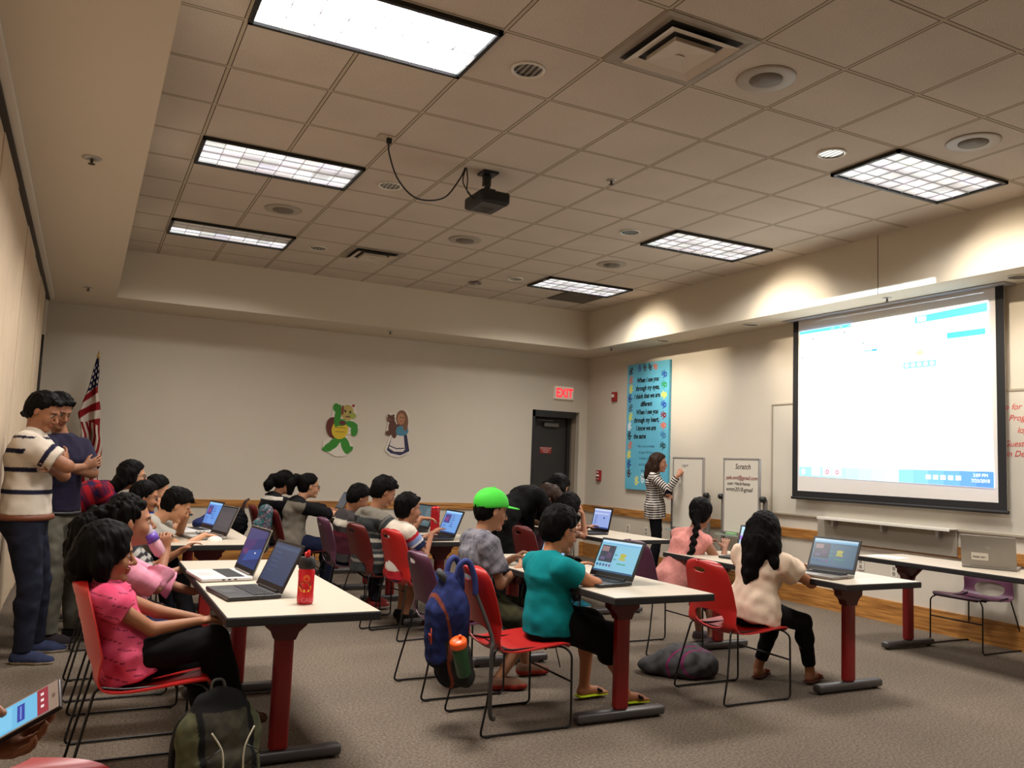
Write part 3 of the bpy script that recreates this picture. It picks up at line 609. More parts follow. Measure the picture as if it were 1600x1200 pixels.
sh = [(ell2(.15, .38, .10, .15, a=.2), (92, 30, 22)), (ell2(.13, .135, .12, .055, a=.5), G1), (ell2(.08, .09, .07, .035), G1), (ell2(.19, .20, .10, .05, a=.5), G1), (ell2(.33, .15, .06, .12, a=.35), G1), (ell2(.38, .09, .07, .035, a=.7), G1),
      (ell2(.24, .36, .115, .13, a=-.2), (206, 176, 36)), (ell2(.20, .55, .045, .16, a=-.12), G1), (ell2(.17, .66, .045, .06), G1), (ell2(.24, .46, .09, .05), G1), (ell2(.40, .44, .09, .045, a=-.3), G1), (ell2(.44, .36, .05, .08), G1),
      (ell2(.33, .60, .088, .11), (178, 156, 84)), (ell2(.40, .56, .055, .045), (150, 160, 70)), (ell2(.27, .455, .045, .03), (96, 30, 30)), (ell2(.30, .62, .016, .02), (70, 60, 30)), (ell2(.37, .61, .016, .02), (70, 60, 30)), (ell2(.34, .545, .04, .01), (110, 60, 40)),
      (rect(.17, .385, .32, .392), (140, 110, 20)), (rect(.18, .33, .31, .337), (140, 110, 20)), (ell2(.41, .70, .02, .02), (150, 40, 36)), (ell2(.26, .63, .02, .07), (120, 60, 40))]
cutout('turtle_cutout', 'painted green turtle cutout with a raised arm on the back wall', sh, tb, (2.27, YB, 1.40), 'wall decoration')
gb = [(.03, .10), (.12, .02), (.24, .0), (.36, .05), (.42, .10), (.38, .24), (.35, .34), (.37, .45), (.37, .60), (.33, .68), (.25, .68), (.18, .62), (.10, .62), (.03, .58), (.06, .50), (.04, .38), (.10, .30)]
NV = (28, 26, 62)
sh = [([(.06, .10), (.14, .05), (.26, .03), (.40, .10), (.35, .33), (.14, .33)], NV), ([(.09, .13), (.17, .085), (.30, .085), (.33, .12), (.30, .34), (.14, .34)], (208, 196, 186)), ([(.09, .16), (.20, .12), (.32, .13), (.32, .145), (.20, .135), (.09, .175)], NV),
      ([(.04, .10), (.12, .04), (.26, .01), (.38, .06), (.38, .075), (.26, .035), (.12, .06), (.05, .115)], (206, 196, 190)), (ell2(.26, .38, .11, .07), (62, 118, 140)), (ell2(.29, .42, .07, .09), (62, 118, 140)),
      (ell2(.26, .56, .085, .115), (112, 74, 46)), (ell2(.32, .50, .04, .12), (112, 74, 46)), (ell2(.25, .55, .055, .08), (166, 112, 78)), (ell2(.24, .57, .009, .011), (50, 34, 26)), (ell2(.275, .57, .009, .011), (50, 34, 26)), (ell2(.255, .515, .02, .006), (130, 50, 40)),
      (ell2(.13, .42, .06, .11), (84, 44, 26)), (ell2(.10, .54, .058, .055), (84, 44, 26)), (ell2(.065, .585, .018, .018), (84, 44, 26)), (ell2(.135, .59, .018, .018), (84, 44, 26)), (ell2(.16, .32, .035, .05), (84, 44, 26)), (ell2(.075, .34, .045, .035), (84, 44, 26)), (ell2(.08, .53, .02, .016), (120, 74, 46)), (ell2(.19, .45, .05, .02, a=.3), (84, 44, 26))]
cutout('girl_cutout', 'painted cutout of a girl hugging a teddy bear on the back wall', sh, gb, (3.13, YB, 1.41), 'wall decoration')

t = empty('flag', (-.52, 4.72, 0), label='draped red, white and blue flag on a floor pole by the corner', cat='flag')
NS, NT = 120, 260
s = np.linspace(0, 1, NS)[None, :].repeat(NT, 0); tt = np.linspace(0, 1, NT)[:, None].repeat(NS, 1)
wid = np.interp(tt, [0, .08, .22, .40, .52, .7, 1.0], [.015, .05, .10, .205, .19, .20, .25]); cen = np.interp(tt, [0, .2, .4, .55, .7, 1], [-.01, -.02, -.045, -.0, .0, -.055])
V = np.stack([cen + (s - .5) * wid * 1.15 + .01 * np.sin(tt * 23) * s, -.035 - wid * .30 * np.sin(s * 3 * PI + 1.5 * tt) - .05 * (1 - tt) * 0, 2.43 - tt * 1.55 - .10 * (s) * tt - .16 * np.abs(s - .5) * (tt > .0) * tt], -1).reshape(-1, 3)
sf, tf = s.ravel(), tt.ravel()
ph = np.where(tf < .46, tf * 1.0 + .10 * (sf), np.where(tf < .78, tf * .5 + .26 * np.abs(sf - .42) * 2.0 + .02, tf * .35 - .32 * (sf)))
band = np.floor(ph / .058 + .35).astype(int) % 2
cr_ = np.array(lin((126, 22, 26))); cw = np.array(lin((196, 182, 168))); cb_ = np.array(lin((22, 24, 52)))
cl = np.where(band[:, None] == 0, cw, cr_)
can = (tf + .07 * sf) < .255; cl[can] = cb_
star = (np.hypot((sf * 3 % 1) - .5, ((tf * 22 + np.floor(sf * 3) * .5) % 1) - .5) < .27) & can & (tf > .04); cl[star] = cw
F = [(i * NS + j, i * NS + j + 1, (i + 1) * NS + j + 1, (i + 1) * NS + j) for i in range(NT - 1) for j in range(NS - 1)]
np_mesh('flag_cloth', V, F, M_CLOTH, t, cols=cl)
bm = bmesh.new(); cyl(bm, (.0, 0, .03), (0, 0, 2.44), .013, n=14); lathe(bm, [(.14, 0), (.14, .02), (.05, .045), (.02, .07)], n=28); from_bm('flag_pole', bm, mat('pole_brown', (80, 56, 34), .4), t)
bm = bmesh.new(); lathe(bm, [(.006, 2.43), (.02, 2.455), (.012, 2.48), (.001, 2.53)], n=14); from_bm('finial', bm, mat('brass', (190, 160, 90), .3, metal=.9), t)

# ================================================================== TABLES
def make_table(name, x0, y0, y1, w, label, legx, legys, group='folding classroom tables'):
    t = empty(name, (x0 + w / 2, (y0 + y1) / 2, 0), label=label, cat='table', group=group); ln = y1 - y0; T = .73
    bm = bmesh.new(); box(bm, (0, 0, T - .0015), (w - .012, ln - .012, .003)); from_bm('laminate_surface', bm, M_LAM, t)
    bm = bmesh.new(); vs = box(bm, (0, 0, T - .020), (w, ln, .038), bev=.006); from_bm('tabletop', bm, M_RUBBER, t)
    for yl in legys:
        yy = yl - (y0 + y1) / 2; xx = legx
        bm = bmesh.new(); box(bm, (xx, yy, .36), (.085, .06, .60), bev=.018, seg=3); lg = from_bm('leg', bm, M_REDMET, t); auto_smooth(lg)
        bm = bmesh.new()
        prof = [(-.115, .69), (.115, .69), (.115, .655), (.095, .64), (.095, .615), (.06, .585), (.045, .55), (-.045, .55), (-.06, .585), (-.095, .615), (-.095, .64), (-.115, .655)]
        a = [bm.verts.new((xx + x, yy - .032, z)) for x, z in prof]; b = [bm.verts.new((xx + x, yy + .032, z)) for x, z in prof]
        bm.faces.new(a); bm.faces.new(b[::-1])
        for k in range(len(prof)): bm.faces.new((a[k], b[k], b[(k + 1) % len(prof)], a[(k + 1) % len(prof)]))
        bmesh.ops.recalc_face_normals(bm, faces=bm.faces)
        s = 1 if yy < 0 else -1
        from_bm('bracket', bm, M_DKREDMET, lg); bm = bmesh.new(); tube(bm, [(xx, yy + s * .02, .55), (xx, yy + s * .16, .69)], .012, n=8); from_bm('brace', bm, M_DKREDMET, lg)
        bm = bmesh.new(); box(bm, (xx, yy, .037), (.58, .07, .050), bev=.016, seg=3); f = from_bm('foot', bm, M_GREYMET, lg); auto_smooth(f)
        for q in (-1, 1): bm = bmesh.new(); cyl(bm, (xx + q * .25, yy, 0), (xx + q * .25, yy, .016), .018, n=14); from_bm('glide', bm, M_BLACK, lg)
    bm = bmesh.new(); box(bm, (legx, 0, T - .058), (.05, (legys[-1] - legys[0]) if len(legys) > 1 else ln * .8, .035), bev=.004); from_bm('under_rail', bm, M_BLACK, t)
    return t
TZ = .731
make_table('folding_table', -.03, -2.70, -.80, .65, 'front left folding table with the red bottle and two laptops', .0, (-2.30, -1.12))
make_table('folding_table', 1.87, -2.65, -.70, .65, 'front middle folding table where the boy in teal works', -.03, (-2.29, -.94))
make_table('folding_table', 3.63, -2.56, -.72, .68, 'front right folding table where the girl in the white blouse works', -.0, (-2.27, -1.0))
make_table('folding_table', 5.30, -3.10, -1.15, .62, 'folding table along the screen wall with a silver laptop', .02, (-2.8, -1.43))
make_table('folding_table', -.03, .09, 1.98, .65, 'left folding table in the second row by the boy in grey', .0, (.40, 1.68))
make_table('folding_table', 1.87, .17, 2.06, .65, 'middle folding table in the second row with the red tumbler', .0, (.50, 1.75))
make_table('folding_table', 3.77, .20, 2.10, .65, 'right folding table in the second row ahead of the easels', -.03, (.55, 1.80))
make_table('folding_table', 1.87, 2.20, 4.15, .65, 'rear folding table where the girl in a raglan shirt types', .0, (2.5, 3.75))

# ================================================================== CHAIRS
def shell_mesh():
    # profile (x, z, half width), chair facing +X
    P = [(.235, .412, .195), (.232, .432, .213), (.205, .442, .225), (.12, .438, .232), (0, .425, .235), (-.10, .418, .233), (-.165, .425, .228), (-.205, .455, .222), (-.228, .51, .216), (-.248, .58, .214), (-.268, .66, .212), (-.290, .74, .203), (-.303, .785, .188), (-.311, .812, .160), (-.315, .826, .11), (-.317, .832, .04)]
    C3 = spline([(p[0], p[2], p[1]) for p in P], 6); nu = len(C3); nv = 33
    cum = [0]
    for i in range(1, nu): cum.append(cum[-1] + math.hypot(C3[i].x - C3[i - 1].x, C3[i].z - C3[i - 1].z))
    G = np.zeros((nu, nv, 3))
    for i in range(nu):
        T = (C3[min(i + 1, nu - 1)] - C3[max(i - 1, 0)]); nx, nz = -T.z, T.x; l = math.hypot(nx, nz); nx /= l; nz /= l
        # inner side normal: up over the seat, forward on the back
        if nz < 0 or (abs(nz) < .3 and nx < 0): pass
        for j in range(nv):
            v = -1 + 2 * j / (nv - 1); back = min(1, max(0, (C3[i].z - .43) / .12)) if i > nu * .35 else 0
            dish = -.022 * (1 - back) * (1 - v * v) * min(1, (i / (nu * .25)))
            curl = .055 * back * abs(v) ** 2.2
            G[i, j] = (C3[i].x + curl, C3[i].y * v, C3[i].z + dish * (1 if back < 1 else 0))
    UV = np.zeros((nu, nv, 2))
    for i in range(nu):
        for j in range(nv): UV[i, j] = (cum[i], C3[i].y * (-1 + 2 * j / (nv - 1)))
    # holes in (u, y): lower opening and handle slot
    zc = [C3[i].z for i in range(nu)]
    def u_at(z):
        for i in range(nu // 3, nu):
            if zc[i] >= z and C3[i].x < -.15: return cum[i]
    H = [(u_at(.487), 0, .052, .135, 2.4), (u_at(.775), 0, .017, .055, 2.3)]
    bm = bmesh.new(); vs = [[bm.verts.new(G[i, j]) for j in range(nv)] for i in range(nu)]
    def inh(u, y):
        for k, (uc, yc, a, b, e) in enumerate(H):
            if abs((u - uc) / a) ** e + abs((y - yc) / b) ** e < 1: return k
        return -1
    bnd = {}
    for i in range(nu - 1):
        for j in range(nv - 1):
            c = (UV[i, j] + UV[i + 1, j + 1]) / 2; k = inh(*c)
            if k < 0: bm.faces.new((vs[i][j], vs[i + 1][j], vs[i + 1][j + 1], vs[i][j + 1]))
            else:
                for a, b in ((i, j), (i + 1, j), (i, j + 1), (i + 1, j + 1)): bnd[(a, b)] = k
    GG = G.copy()
    for (i, j), k in bnd.items():
        if not vs[i][j].link_faces: continue
        uc, yc, a, b, e = H[k]; du, dy = UV[i, j][0] - uc, UV[i, j][1] - yc
        q = (abs(du / a) ** e + abs(dy / b) ** e) ** (1 / e)
        if q < 1e-3: continue
        u2, y2 = uc + du / q, yc + dy / q
        ii = np.interp(u2, cum, range(nu)); i0 = int(min(ii, nu - 2)); fu = ii - i0
        hw = C3[i0].y * (1 - fu) + C3[i0 + 1].y * fu; jj = (y2 / hw + 1) / 2 * (nv - 1); j0 = int(min(max(jj, 0), nv - 2)); fv = jj - j0
        vs[i][j].co = Vector(G[i0, j0] * (1 - fu) * (1 - fv) + G[i0 + 1, j0] * fu * (1 - fv) + G[i0, j0 + 1] * (1 - fu) * fv + G[i0 + 1, j0 + 1] * fu * fv)
    for v in [v for v in bm.verts if not v.link_faces]: bm.verts.remove(v)
    bmesh.ops.recalc_face_normals(bm, faces=bm.faces); bm.normal_update()
    if sum(f.normal.z for f in bm.faces) < 0: bmesh.ops.reverse_faces(bm, faces=bm.faces)
    bmesh.ops.solidify(bm, geom=list(bm.faces), thickness=.007)
    return bm
def frame_bm(sg):
    bm = bmesh.new()
    for s in (sg,):
        y = s * .20; yo = s * .235
        tube(bm, [(.16, y * .8, .418), (.205, y, .415), (.228, yo, .385), (.232, yo, .20), (.235, yo, .009), (-.300, yo, .009), (-.265, yo * .97, .16), (-.205, y * .92, .432), (-.10, y * .85, .412), (.16, y * .8, .416)], .0062, n=8, fillet=.03)
    return bm
def make_chair(mm, label, loc, rz, group):
    t = empty('stacking_chair', loc, rz, label, 'chair', group)
    from_bm('seat_shell', shell_mesh(), mm, t, True)
    o = t.children[0]; auto_smooth(o, 60)
    for s in (1, -1):
        fr_ = from_bm('rod_frame', frame_bm(s), M_ROD, t, True)
        for x in (.20, -.26): bm = bmesh.new(); box(bm, (x, s * .235, .006), (.03, .016, .012), bev=.003); from_bm('floor_glide', bm, M_BLACK, fr_)
    for x, z, y in ((.232, .24, .235), (.10, .408, .18), (-.10, .404, .18)): bm = bmesh.new(); tube(bm, [(x, -y, z), (x, y, z)], .0058, n=8); from_bm('cross_rod', bm, M_ROD, t, True)
    return t
GC = 'moulded chairs with black sled frames'
CH = {}
CH['red'] = make_chair(M_RED, 'red chair under the boy in teal with a blue backpack hung on it', (1.60, -2.08, 0), 0, GC)
CH['maroon'] = make_chair(M_MAROON, 'dark red chair under the boy in the grey hooded tee', (1.77, .76, 0), .16, GC)
CH['purple'] = make_chair(M_PURPLE, 'purple chair under the boy in the green cap', (1.55, -1.37, 0), 0, GC)
def chair(kind, x, y, rz, label): return copy_tree(CH[kind], (x, y, 0), rz, label)
chair('red', -.27, -2.26, .0, 'red chair under the girl in the bright pink shirt')
chair('red', -.27, -1.50, 0, 'red chair under the girl drinking from a bottle')
chair('maroon', -.30, -.76, 0, 'chair between the drinking girl and the boy in grey')
chair('maroon', -.28, .52, 0, 'dark chair under the boy in the grey shirt')
chair('maroon', -.30, 1.15, 0, 'dark chair beyond the boy in grey under the child with a hand on its face')
chair('red', -.62, -4.25, 1.38, 'red chair whose top edge shows in the bottom left corner')
chair('red', 1.90, .22, .16, 'red chair under the boy in the red and white shirt')
chair('purple', 1.68, 1.42, 0, 'dark purple chair beyond the boy in the grey hooded tee')
chair('maroon', 1.44, 2.45, 0, 'dark red chair with a patterned backpack on its back')
chair('maroon', 1.36, 3.15, 0, 'dark red chair farthest back with a black bag on it')
chair('maroon', 3.24, .50, .05, 'dark red chair behind the boy in teal, near the woman in black')
chair('maroon', 3.44, 1.05, 0, 'chair under the girl resting her head on her hand')
chair('purple', 3.54, -.82, 0, 'dark purple chair under the girl with the long braid')
chair('red', 3.20, -2.06, 0, 'red chair under the girl in the white blouse')
chair('purple', 6.20, -1.62, PI, 'purple chair behind the table at the right edge')

# ================================================================== LAPTOPS
def ui_scratch(tint=(150, 205, 232)):
    A = [(rect(0, 0, 1, 1), tint), (rect(0, .93, 1, 1), (190, 225, 245)), (rect(0, .87, 1, .93), (120, 185, 225)), (rect(.04, .30, .40, .84), (60, 62, 78)), (rect(.06, .64, .24, .80), (150, 120, 120)), (ell2(.28, .52, .07, .10), (90, 70, 100)), (rect(.08, .36, .2, .46), (100, 90, 130)), (rect(.44, .10, .445, .85), (90, 150, 190)), (rect(.42, .55, .50, .58), (70, 150, 120)), (rect(.42, .40, .50, .43), (70, 150, 120)), (rect(.56, .42, .72, .47), (196, 176, 50)), (rect(.57, .48, .70, .53), (170, 186, 60)), (ell2(.64, .58, .08, .05), (190, 176, 60)), (rect(.54, .28, .76, .31), (60, 150, 110)), (rect(0, 0, 1, .05), (50, 80, 120))]
    for k in range(5): A.append((rect(.04 + k * .08, .16, .09 + k * .08, .24), (40 + k * 20, 90, 140)))
    return A
def ui_blue(base=(86, 130, 200)):
    A = [(rect(0, 0, 1, 1), base), (rect(0, .92, 1, 1), tuple(min(255, c + 50) for c in base)), (rect(.05, .45, .42, .85), (70, 60, 130)), (rect(.08, .55, .30, .70), (130, 60, 130)), (rect(0, 0, 1, .06), (30, 50, 100))]
    for k in range(6): A.append((rect(.5, .8 - k * .1, .62 + .04 * (k % 3), .83 - k * .1), (40, 70, 150)))
    for k in range(4): A.append((rect(.05, .34 - k * .07, .25 + .05 * (k % 2), .36 - k * .07), (50, 80, 150)))
    return A
def ui_dark(base=(44, 62, 92)):
    A = [(rect(0, 0, 1, 1), base), (rect(0, .86, 1, .94), (58, 78, 108))]
    for k in range(5): A.append((rect(.15, .75 - k * .12, .4 + .1 * (k % 2), .77 - k * .12), (60, 84, 120)))
    return A
def ui_galaxy():
    A = [(rect(0, 0, 1, 1), (44, 54, 110)), ([(0, .6), (1, .85), (1, 1), (0, 1)], (64, 66, 118)), ([(0, .2), (.5, .5), (.6, .75), (0, .65)], (70, 50, 110)), ([(.2, .1), (1, .3), (1, .55), (.3, .4)], (50, 80, 150)), (ell2(.2, .38, .14, .08), (104, 56, 110)), (ell2(.72, .40, .04, .02), (235, 240, 250)), (rect(0, 0, 1, .12), (40, 60, 110))]
    return A
def ui_white():
    A = [(rect(0, 0, 1, 1), (150, 170, 226)), (rect(0, .9, 1, 1), (206, 214, 240)), (rect(.02, .72, .9, .80), (190, 200, 240)), (rect(0, 0, 1, .07), (50, 70, 130)), (rect(.12, .14, .14, .64), (70, 80, 130)), (ell2(.66, .55, .05, .06), (80, 90, 150))]
    for k in range(6): A.append((rect(.16, .62 - k * .08, .26, .65 - k * .08), (96, 110, 190)))
    return A
def ui_teal():
    A = [(rect(0, 0, 1, 1), (70, 92, 100)), (rect(.55, .1, .95, .9), (84, 106, 112))]
    for k in range(6): A.append((rect(.6, .8 - k * .12, .75, .83 - k * .12), (110, 130, 136)))
    return A
def laptop(name, x, y, z, yaw, label, body, lidm, ui, ang=110, w=.36, d=.245, key=M_BLACK, est=.75):
    """hinge at local x=+d/2, keyboard toward local -X (the sitter)"""
    t = empty(name, (x, y, z), yaw, label, 'laptop')
    bm = bmesh.new(); box(bm, (0, 0, .0105), (d, w, .017), bev=.004, seg=2); b = from_bm('base', bm, body, t)
    bm = bmesh.new()
    for r in range(5):
        for c in range(14): box(bm, (.085 - r * .0185, -w * .43 + (c + .5) * w * .86 / 14, .0205), (.0155, w * .86 / 14 - .003, .0025))
    from_bm('keyboard', bm, key, b)
    bm = bmesh.new(); box(bm, (-.07, 0, .0192), (.062, .10, .0012), bev=.0003); from_bm('touchpad', bm, mat('pad_' + body.name, tuple(int(c * 200) for c in body.node_tree.nodes['Principled BSDF'].inputs[0].default_value[:3]) if 0 else ((60, 60, 62) if body in (M_BLACK, MATS.get('dark_laptop')) else (186, 184, 182)), .35), b)
    bm = bmesh.new()
    for k in range(3): box(bm, (-.02 + k * .03, -w / 2 - .0003, .010), (.014, .001, .006))
    from_bm('port', bm, M_BLACK, b)
    a = math.radians(ang - 90); h = d * .97
    lid = bpy.data.objects.new('lid', None)
    R = Matrix.Rotation(a, 3, 'Y')
    bm = bmesh.new(); box(bm, (.0045, 0, h / 2), (.007, w, h), bev=.003); cyl(bm, (0, -w * .35, 0), (0, w * .35, 0), .007, n=10)
    bmesh.ops.rotate(bm, verts=bm.verts, cent=(0, 0, 0), matrix=R); bmesh.ops.translate(bm, verts=bm.verts, vec=(d / 2 - .004, 0, .022)); ld = from_bm('lid', bm, lidm, t)
    bm = bmesh.new(); box(bm, (.0005, 0, h / 2), (.0015, w - .008, h - .008)); bmesh.ops.rotate(bm, verts=bm.verts, cent=(0, 0, 0), matrix=R); bmesh.ops.translate(bm, verts=bm.verts, vec=(d / 2 - .004, 0, .022)); from_bm('bezel', bm, mat('bezel', (14, 14, 15), .35), ld)
    sw, sh = w - .035, h - .045
    U = R @ Vector((0, -1, 0)); V_ = R @ Vector((0, 0, 1)); O = Vector((d / 2 - .004, 0, .022)) + R @ Vector((-.0006, sw / 2, .030))
    flat_art('display', [([(px_ * sw, py_ * sh) for px_, py_ in pts], c) for pts, c in ui], M_SCREEN if est == .75 else mat('display_%d' % int(est * 100), vc=True, rough=.25, estr=est), O, U, V_, ld, eps=.00012)
    return t
M_LW = mat('white_laptop', (206, 202, 198), .35); M_LD = mat('dark_laptop', (34, 33, 34), .4); M_LS = mat('silver_laptop', (140, 134, 126), .35, metal=.3)
laptop('laptop', .10, -1.53, TZ, .10, 'white laptop with a blue galaxy screen on the front left table', M_LW, M_LS, ui_galaxy(), ang=110, est=.9, d=.26, w=.37)
laptop('laptop', .126, -2.13, TZ, .14, 'black laptop with a dark screen beside the red bottle', M_LD, M_LD, ui_dark(), ang=115)
laptop('laptop', 2.07, -2.14, TZ, .14, 'large dark laptop in front of the boy in teal', M_LD, M_LD, ui_scratch((136, 196, 220)), ang=115, w=.37, est=1.0)
laptop('laptop', 2.19, -1.22, TZ, .0, 'laptop half hidden behind the head of the boy in teal', M_LD, M_LD, ui_blue((150, 190, 230)), ang=108, w=.34, est=1.0)
laptop('laptop', 3.80, -2.18, TZ, .16, 'laptop with a teal screen beside the girl in the white blouse', M_LS, M_LD, ui_scratch((66, 104, 128)), ang=112, w=.36, est=.8)
laptop('laptop', 3.98, -1.30, TZ, .30, 'laptop with a purple banner between the two girls', M_LD, M_LD, [(rect(0, 0, 1, 1), (190, 214, 240)), (rect(0, .45, 1, .62), (150, 90, 220)), (rect(0, .75, 1, 1), (170, 220, 240)), (rect(0, 0, 1, .08), (80, 110, 160))], ang=110, w=.34, est=1.0)
laptop('laptop', 3.93, .87, TZ, .0, 'laptop with a pale blue screen beside the girl resting her head', M_LD, M_LD, ui_white(), ang=102, w=.33, est=1.0)
laptop('laptop', 2.088, .42, TZ, .04, 'black laptop with a bright blue screen beside the red tumbler', M_LD, M_LD, ui_blue((110, 160, 225)), ang=112, w=.35, est=1.0)
laptop('laptop', 2.148, 1.19, TZ, .1, 'dark-screened laptop behind the red tumbler', M_LD, M_LD, ui_teal(), ang=110, w=.36)
laptop('laptop', .262, 1.19, TZ, .2, 'laptop with a bright blue screen beyond the boy in grey', M_LW, M_LD, ui_blue((96, 150, 226)), ang=108, w=.34, est=1.0)
laptop('laptop', .272, .62, TZ, .2, 'grey laptop the boy in grey is using with a mouse', M_LS, M_LS, [(rect(0, 0, 1, 1), (92, 90, 96)), (rect(.1, .2, .9, .8), (102, 98, 104))], ang=112, w=.36, est=.6)
laptop('laptop', 2.10, 3.85, TZ, .0, 'thin dark laptop on the rear table ahead of the girl in a raglan shirt', M_LD, M_LD, ui_dark((60, 64, 72)), ang=118, w=.34)
lp = laptop('laptop', 5.72, -2.10, TZ, PI + .45, 'silver laptop seen from behind on the table by the wall', M_LS, M_LS, ui_blue(), ang=104, w=.37, est=.6)
sv = [c for c in lp.children if c.name.startswith('lid')][0]
R = Matrix.Rotation(math.radians(14), 3, 'Y')
def onlid(x0, z0): return Vector((.245 / 2 - .004, 0, .022)) + R @ Vector((.0084, x0, z0))
flat_art('lid_sticker', [(rect(0, 0, .115, .058), (206, 200, 186))], M_VC, onlid(-.165 + .05, .045), R @ Vector((0, 1, 0)), R @ Vector((0, 0, 1)), sv)
text_mesh('sticker_text', 'display game', .018, mat('ink', (20, 20, 22), .6), onlid(-.165 + .06, .065), R @ Vector((0, 1, 0)), R @ Vector((0, 0, 1)), sv, off=.0006)
text_mesh('lid_emblem', 'hp', .03, M_SILVER, onlid(-.015, .14), R @ Vector((0, 1, 0)), R @ Vector((0, 0, 1)), sv)

# ================================================================== SMALL THINGS
def bottle(name, loc, label, body, cap, r=.036, h=.17, cat='bottle', cap_h=.05, art=None, spout=None):
    t = empty(name, loc, label=label, cat=cat)
    bm = bmesh.new(); lathe(bm, [(r * .85, 0), (r * .97, .006), (r, .02), (r * .96, h * .3), (r * .96, h * .7), (r, h * .92), (r * .9, h)], n=28); b = from_bm('bottle_body', bm, body, t); auto_smooth(b, 50)
    bm = bmesh.new(); lathe(bm, [(r * .98, h), (r * 1.02, h + .006), (r * 1.02, h + cap_h * .7), (r * .8, h + cap_h)], n=28); auto_smooth(from_bm('cap', bm, cap, t), 50)
    if spout:
        bm = bmesh.new(); box(bm, (0, 0, h + cap_h + .010), (.022, .03, .024), bev=.006); tube(bm, [(.0, .012, h + cap_h + .016), (0, -.028, h + cap_h + .030)], .006); from_bm('spout', bm, spout, t)
    return t
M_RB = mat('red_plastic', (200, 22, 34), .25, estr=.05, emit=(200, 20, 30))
t = bottle('water_bottle', (.345, -2.44, TZ), 'red water bottle with a black lid on the front left table', M_RB, M_BLACK, .037, .155, spout=mat('red_bright', (230, 50, 50), .4))
bm = bmesh.new(); n = 12
ly = bm.verts.layers.float_color.new('Col')
def wrap(pts, r, col, z0, a0, k):
    vs = []
    for x, z in pts:
        a = a0 + x / r; v = bm.verts.new(((r + .0004 + .0002 * k) * math.cos(a), (r + .0004 + .0002 * k) * math.sin(a), z0 + z)); v[ly] = (*lin(col), 1); vs.append(v)
    bm.faces.new(vs)
for k, (p, c_) in enumerate((([(-.03, .04), (-.03, .13), (.02, .135), (.03, .10), (.028, .05)], (110, 14, 24)), (ell2(.0, .075, .030, .022, 16), (236, 130, 30)), (ell2(-.001, .085, .026, .014, 16), (96, 12, 20)), (ell2(.006, .115, .016, .016, 12), (220, 90, 30)), (rect(-.006, .055, .02, .065), (240, 190, 60)))): wrap(p, .0362, c_, 0, -PI / 2 - .35, k)
from_bm('printed_picture', bm, M_VC, t)
text_mesh('lettering', 'CALI', .026, mat('pink_ink', (240, 120, 140), .4), (-.028, -.0385, .012), (1, -.0, 0), (0, 0, 1), t, ext=.001)
t = empty('tumbler', (2.30, .90, TZ), label='tall ribbed red tumbler between two laptops', cat='bottle')
bm = bmesh.new(); lathe(bm, [(.035, 0)] + [(.040 + .003 * (k % 2), .012 + k * .021) for k in range(10)] + [(.036, .225)], n=26); auto_smooth(from_bm('bottle_body', bm, mat('deep_red_plastic', (150, 18, 26), .25), t), 50)
bm = bmesh.new(); lathe(bm, [(.041, .224), (.041, .238), (.01, .246)], n=26); from_bm('lid', bm, M_RB, t)
# mouse, mouse cable, papers
bm = bmesh.new(); bmesh.ops.create_uvsphere(bm, u_segments=18, v_segments=12, radius=1); bmesh.ops.scale(bm, vec=(.055, .031, .030), verts=bm.verts); bmesh.ops.bisect_plane(bm, geom=bm.verts[:] + bm.edges[:] + bm.faces[:], plane_co=(0, 0, 0), plane_no=(0, 0, -1), clear_outer=True)
setp(from_bm('computer_mouse', bm, M_WHITE, smooth=True, loc=(.34, .43, TZ)), 'white computer mouse under the hand of the boy in grey', 'mouse')
for (x, y, a, w_, h_, lb) in ((5.50, -1.34, .2, .21, .28, 'sheet of paper on the near end of the wall table'), (3.86, -1.72, .3, .2, .26, 'sheet of paper under the hand of the girl in the white blouse')):
    bm = bmesh.new(); box(bm, (0, 0, .001), (w_, h_, .0016)); o = setp(from_bm('paper_sheet', bm, M_PAPER, loc=(x, y, TZ)), lb, 'paper'); o.rotation_euler.z = a
bm = bmesh.new(); tube(bm, spline([(2.44, .62, TZ + .008), (2.47, .50, TZ + .005), (2.43, .42, TZ + .005), (2.48, .30, TZ + .005)], 8), .0035, n=6)
setp(from_bm('charging_cable', bm, M_BLACK), 'thin black cable on the second-row table beside the blue-screened laptop', 'cable')
t = empty('power_adapter', (3.60, .35, 0), .4, 'black power adapter with coiled cable on the carpet', 'power adapter')
bm = bmesh.new(); box(bm, (0, 0, .018), (.13, .07, .034), bev=.007); from_bm('brick', bm, M_BLACK, t)
bm = bmesh.new(); P = [(.06, 0, .02)]
for k in range(60): a = k * .42; P.append((-.03 + (.085 + .02 * math.sin(k * .7)) * math.cos(a), -.05 + (.06 + .02 * math.cos(k * 1.3)) * math.sin(a), .008 + .03 * (k / 60)))
P += [(-.2, -.16, .01), (-.32, -.3, .006)]
tube(bm, spline(P, 3), .004, n=6); from_bm('cord', bm, M_BLACK, t)
bm = bmesh.new(); tube(bm, spline([(3.86, .80, TZ + .006), (3.73, .82, TZ - .02), (3.70, .75, .45), (3.66, .60, .12), (3.62, .45, .02)], 8), .004, n=6)
setp(from_bm('laptop_power_cable', bm, M_BLACK), 'black cable hanging from the right second-row table to the floor', 'cable')
bm = bmesh.new(); tube(bm, spline([(2.16, -1.95, .68), (2.12, -1.75, .50), (2.3, -1.3, .30), (2.42, -1.2, .02)], 8), .004, n=6)
setp(from_bm('dangling_cable', bm, M_BLACK), 'black cable hanging under the front middle table', 'cable')
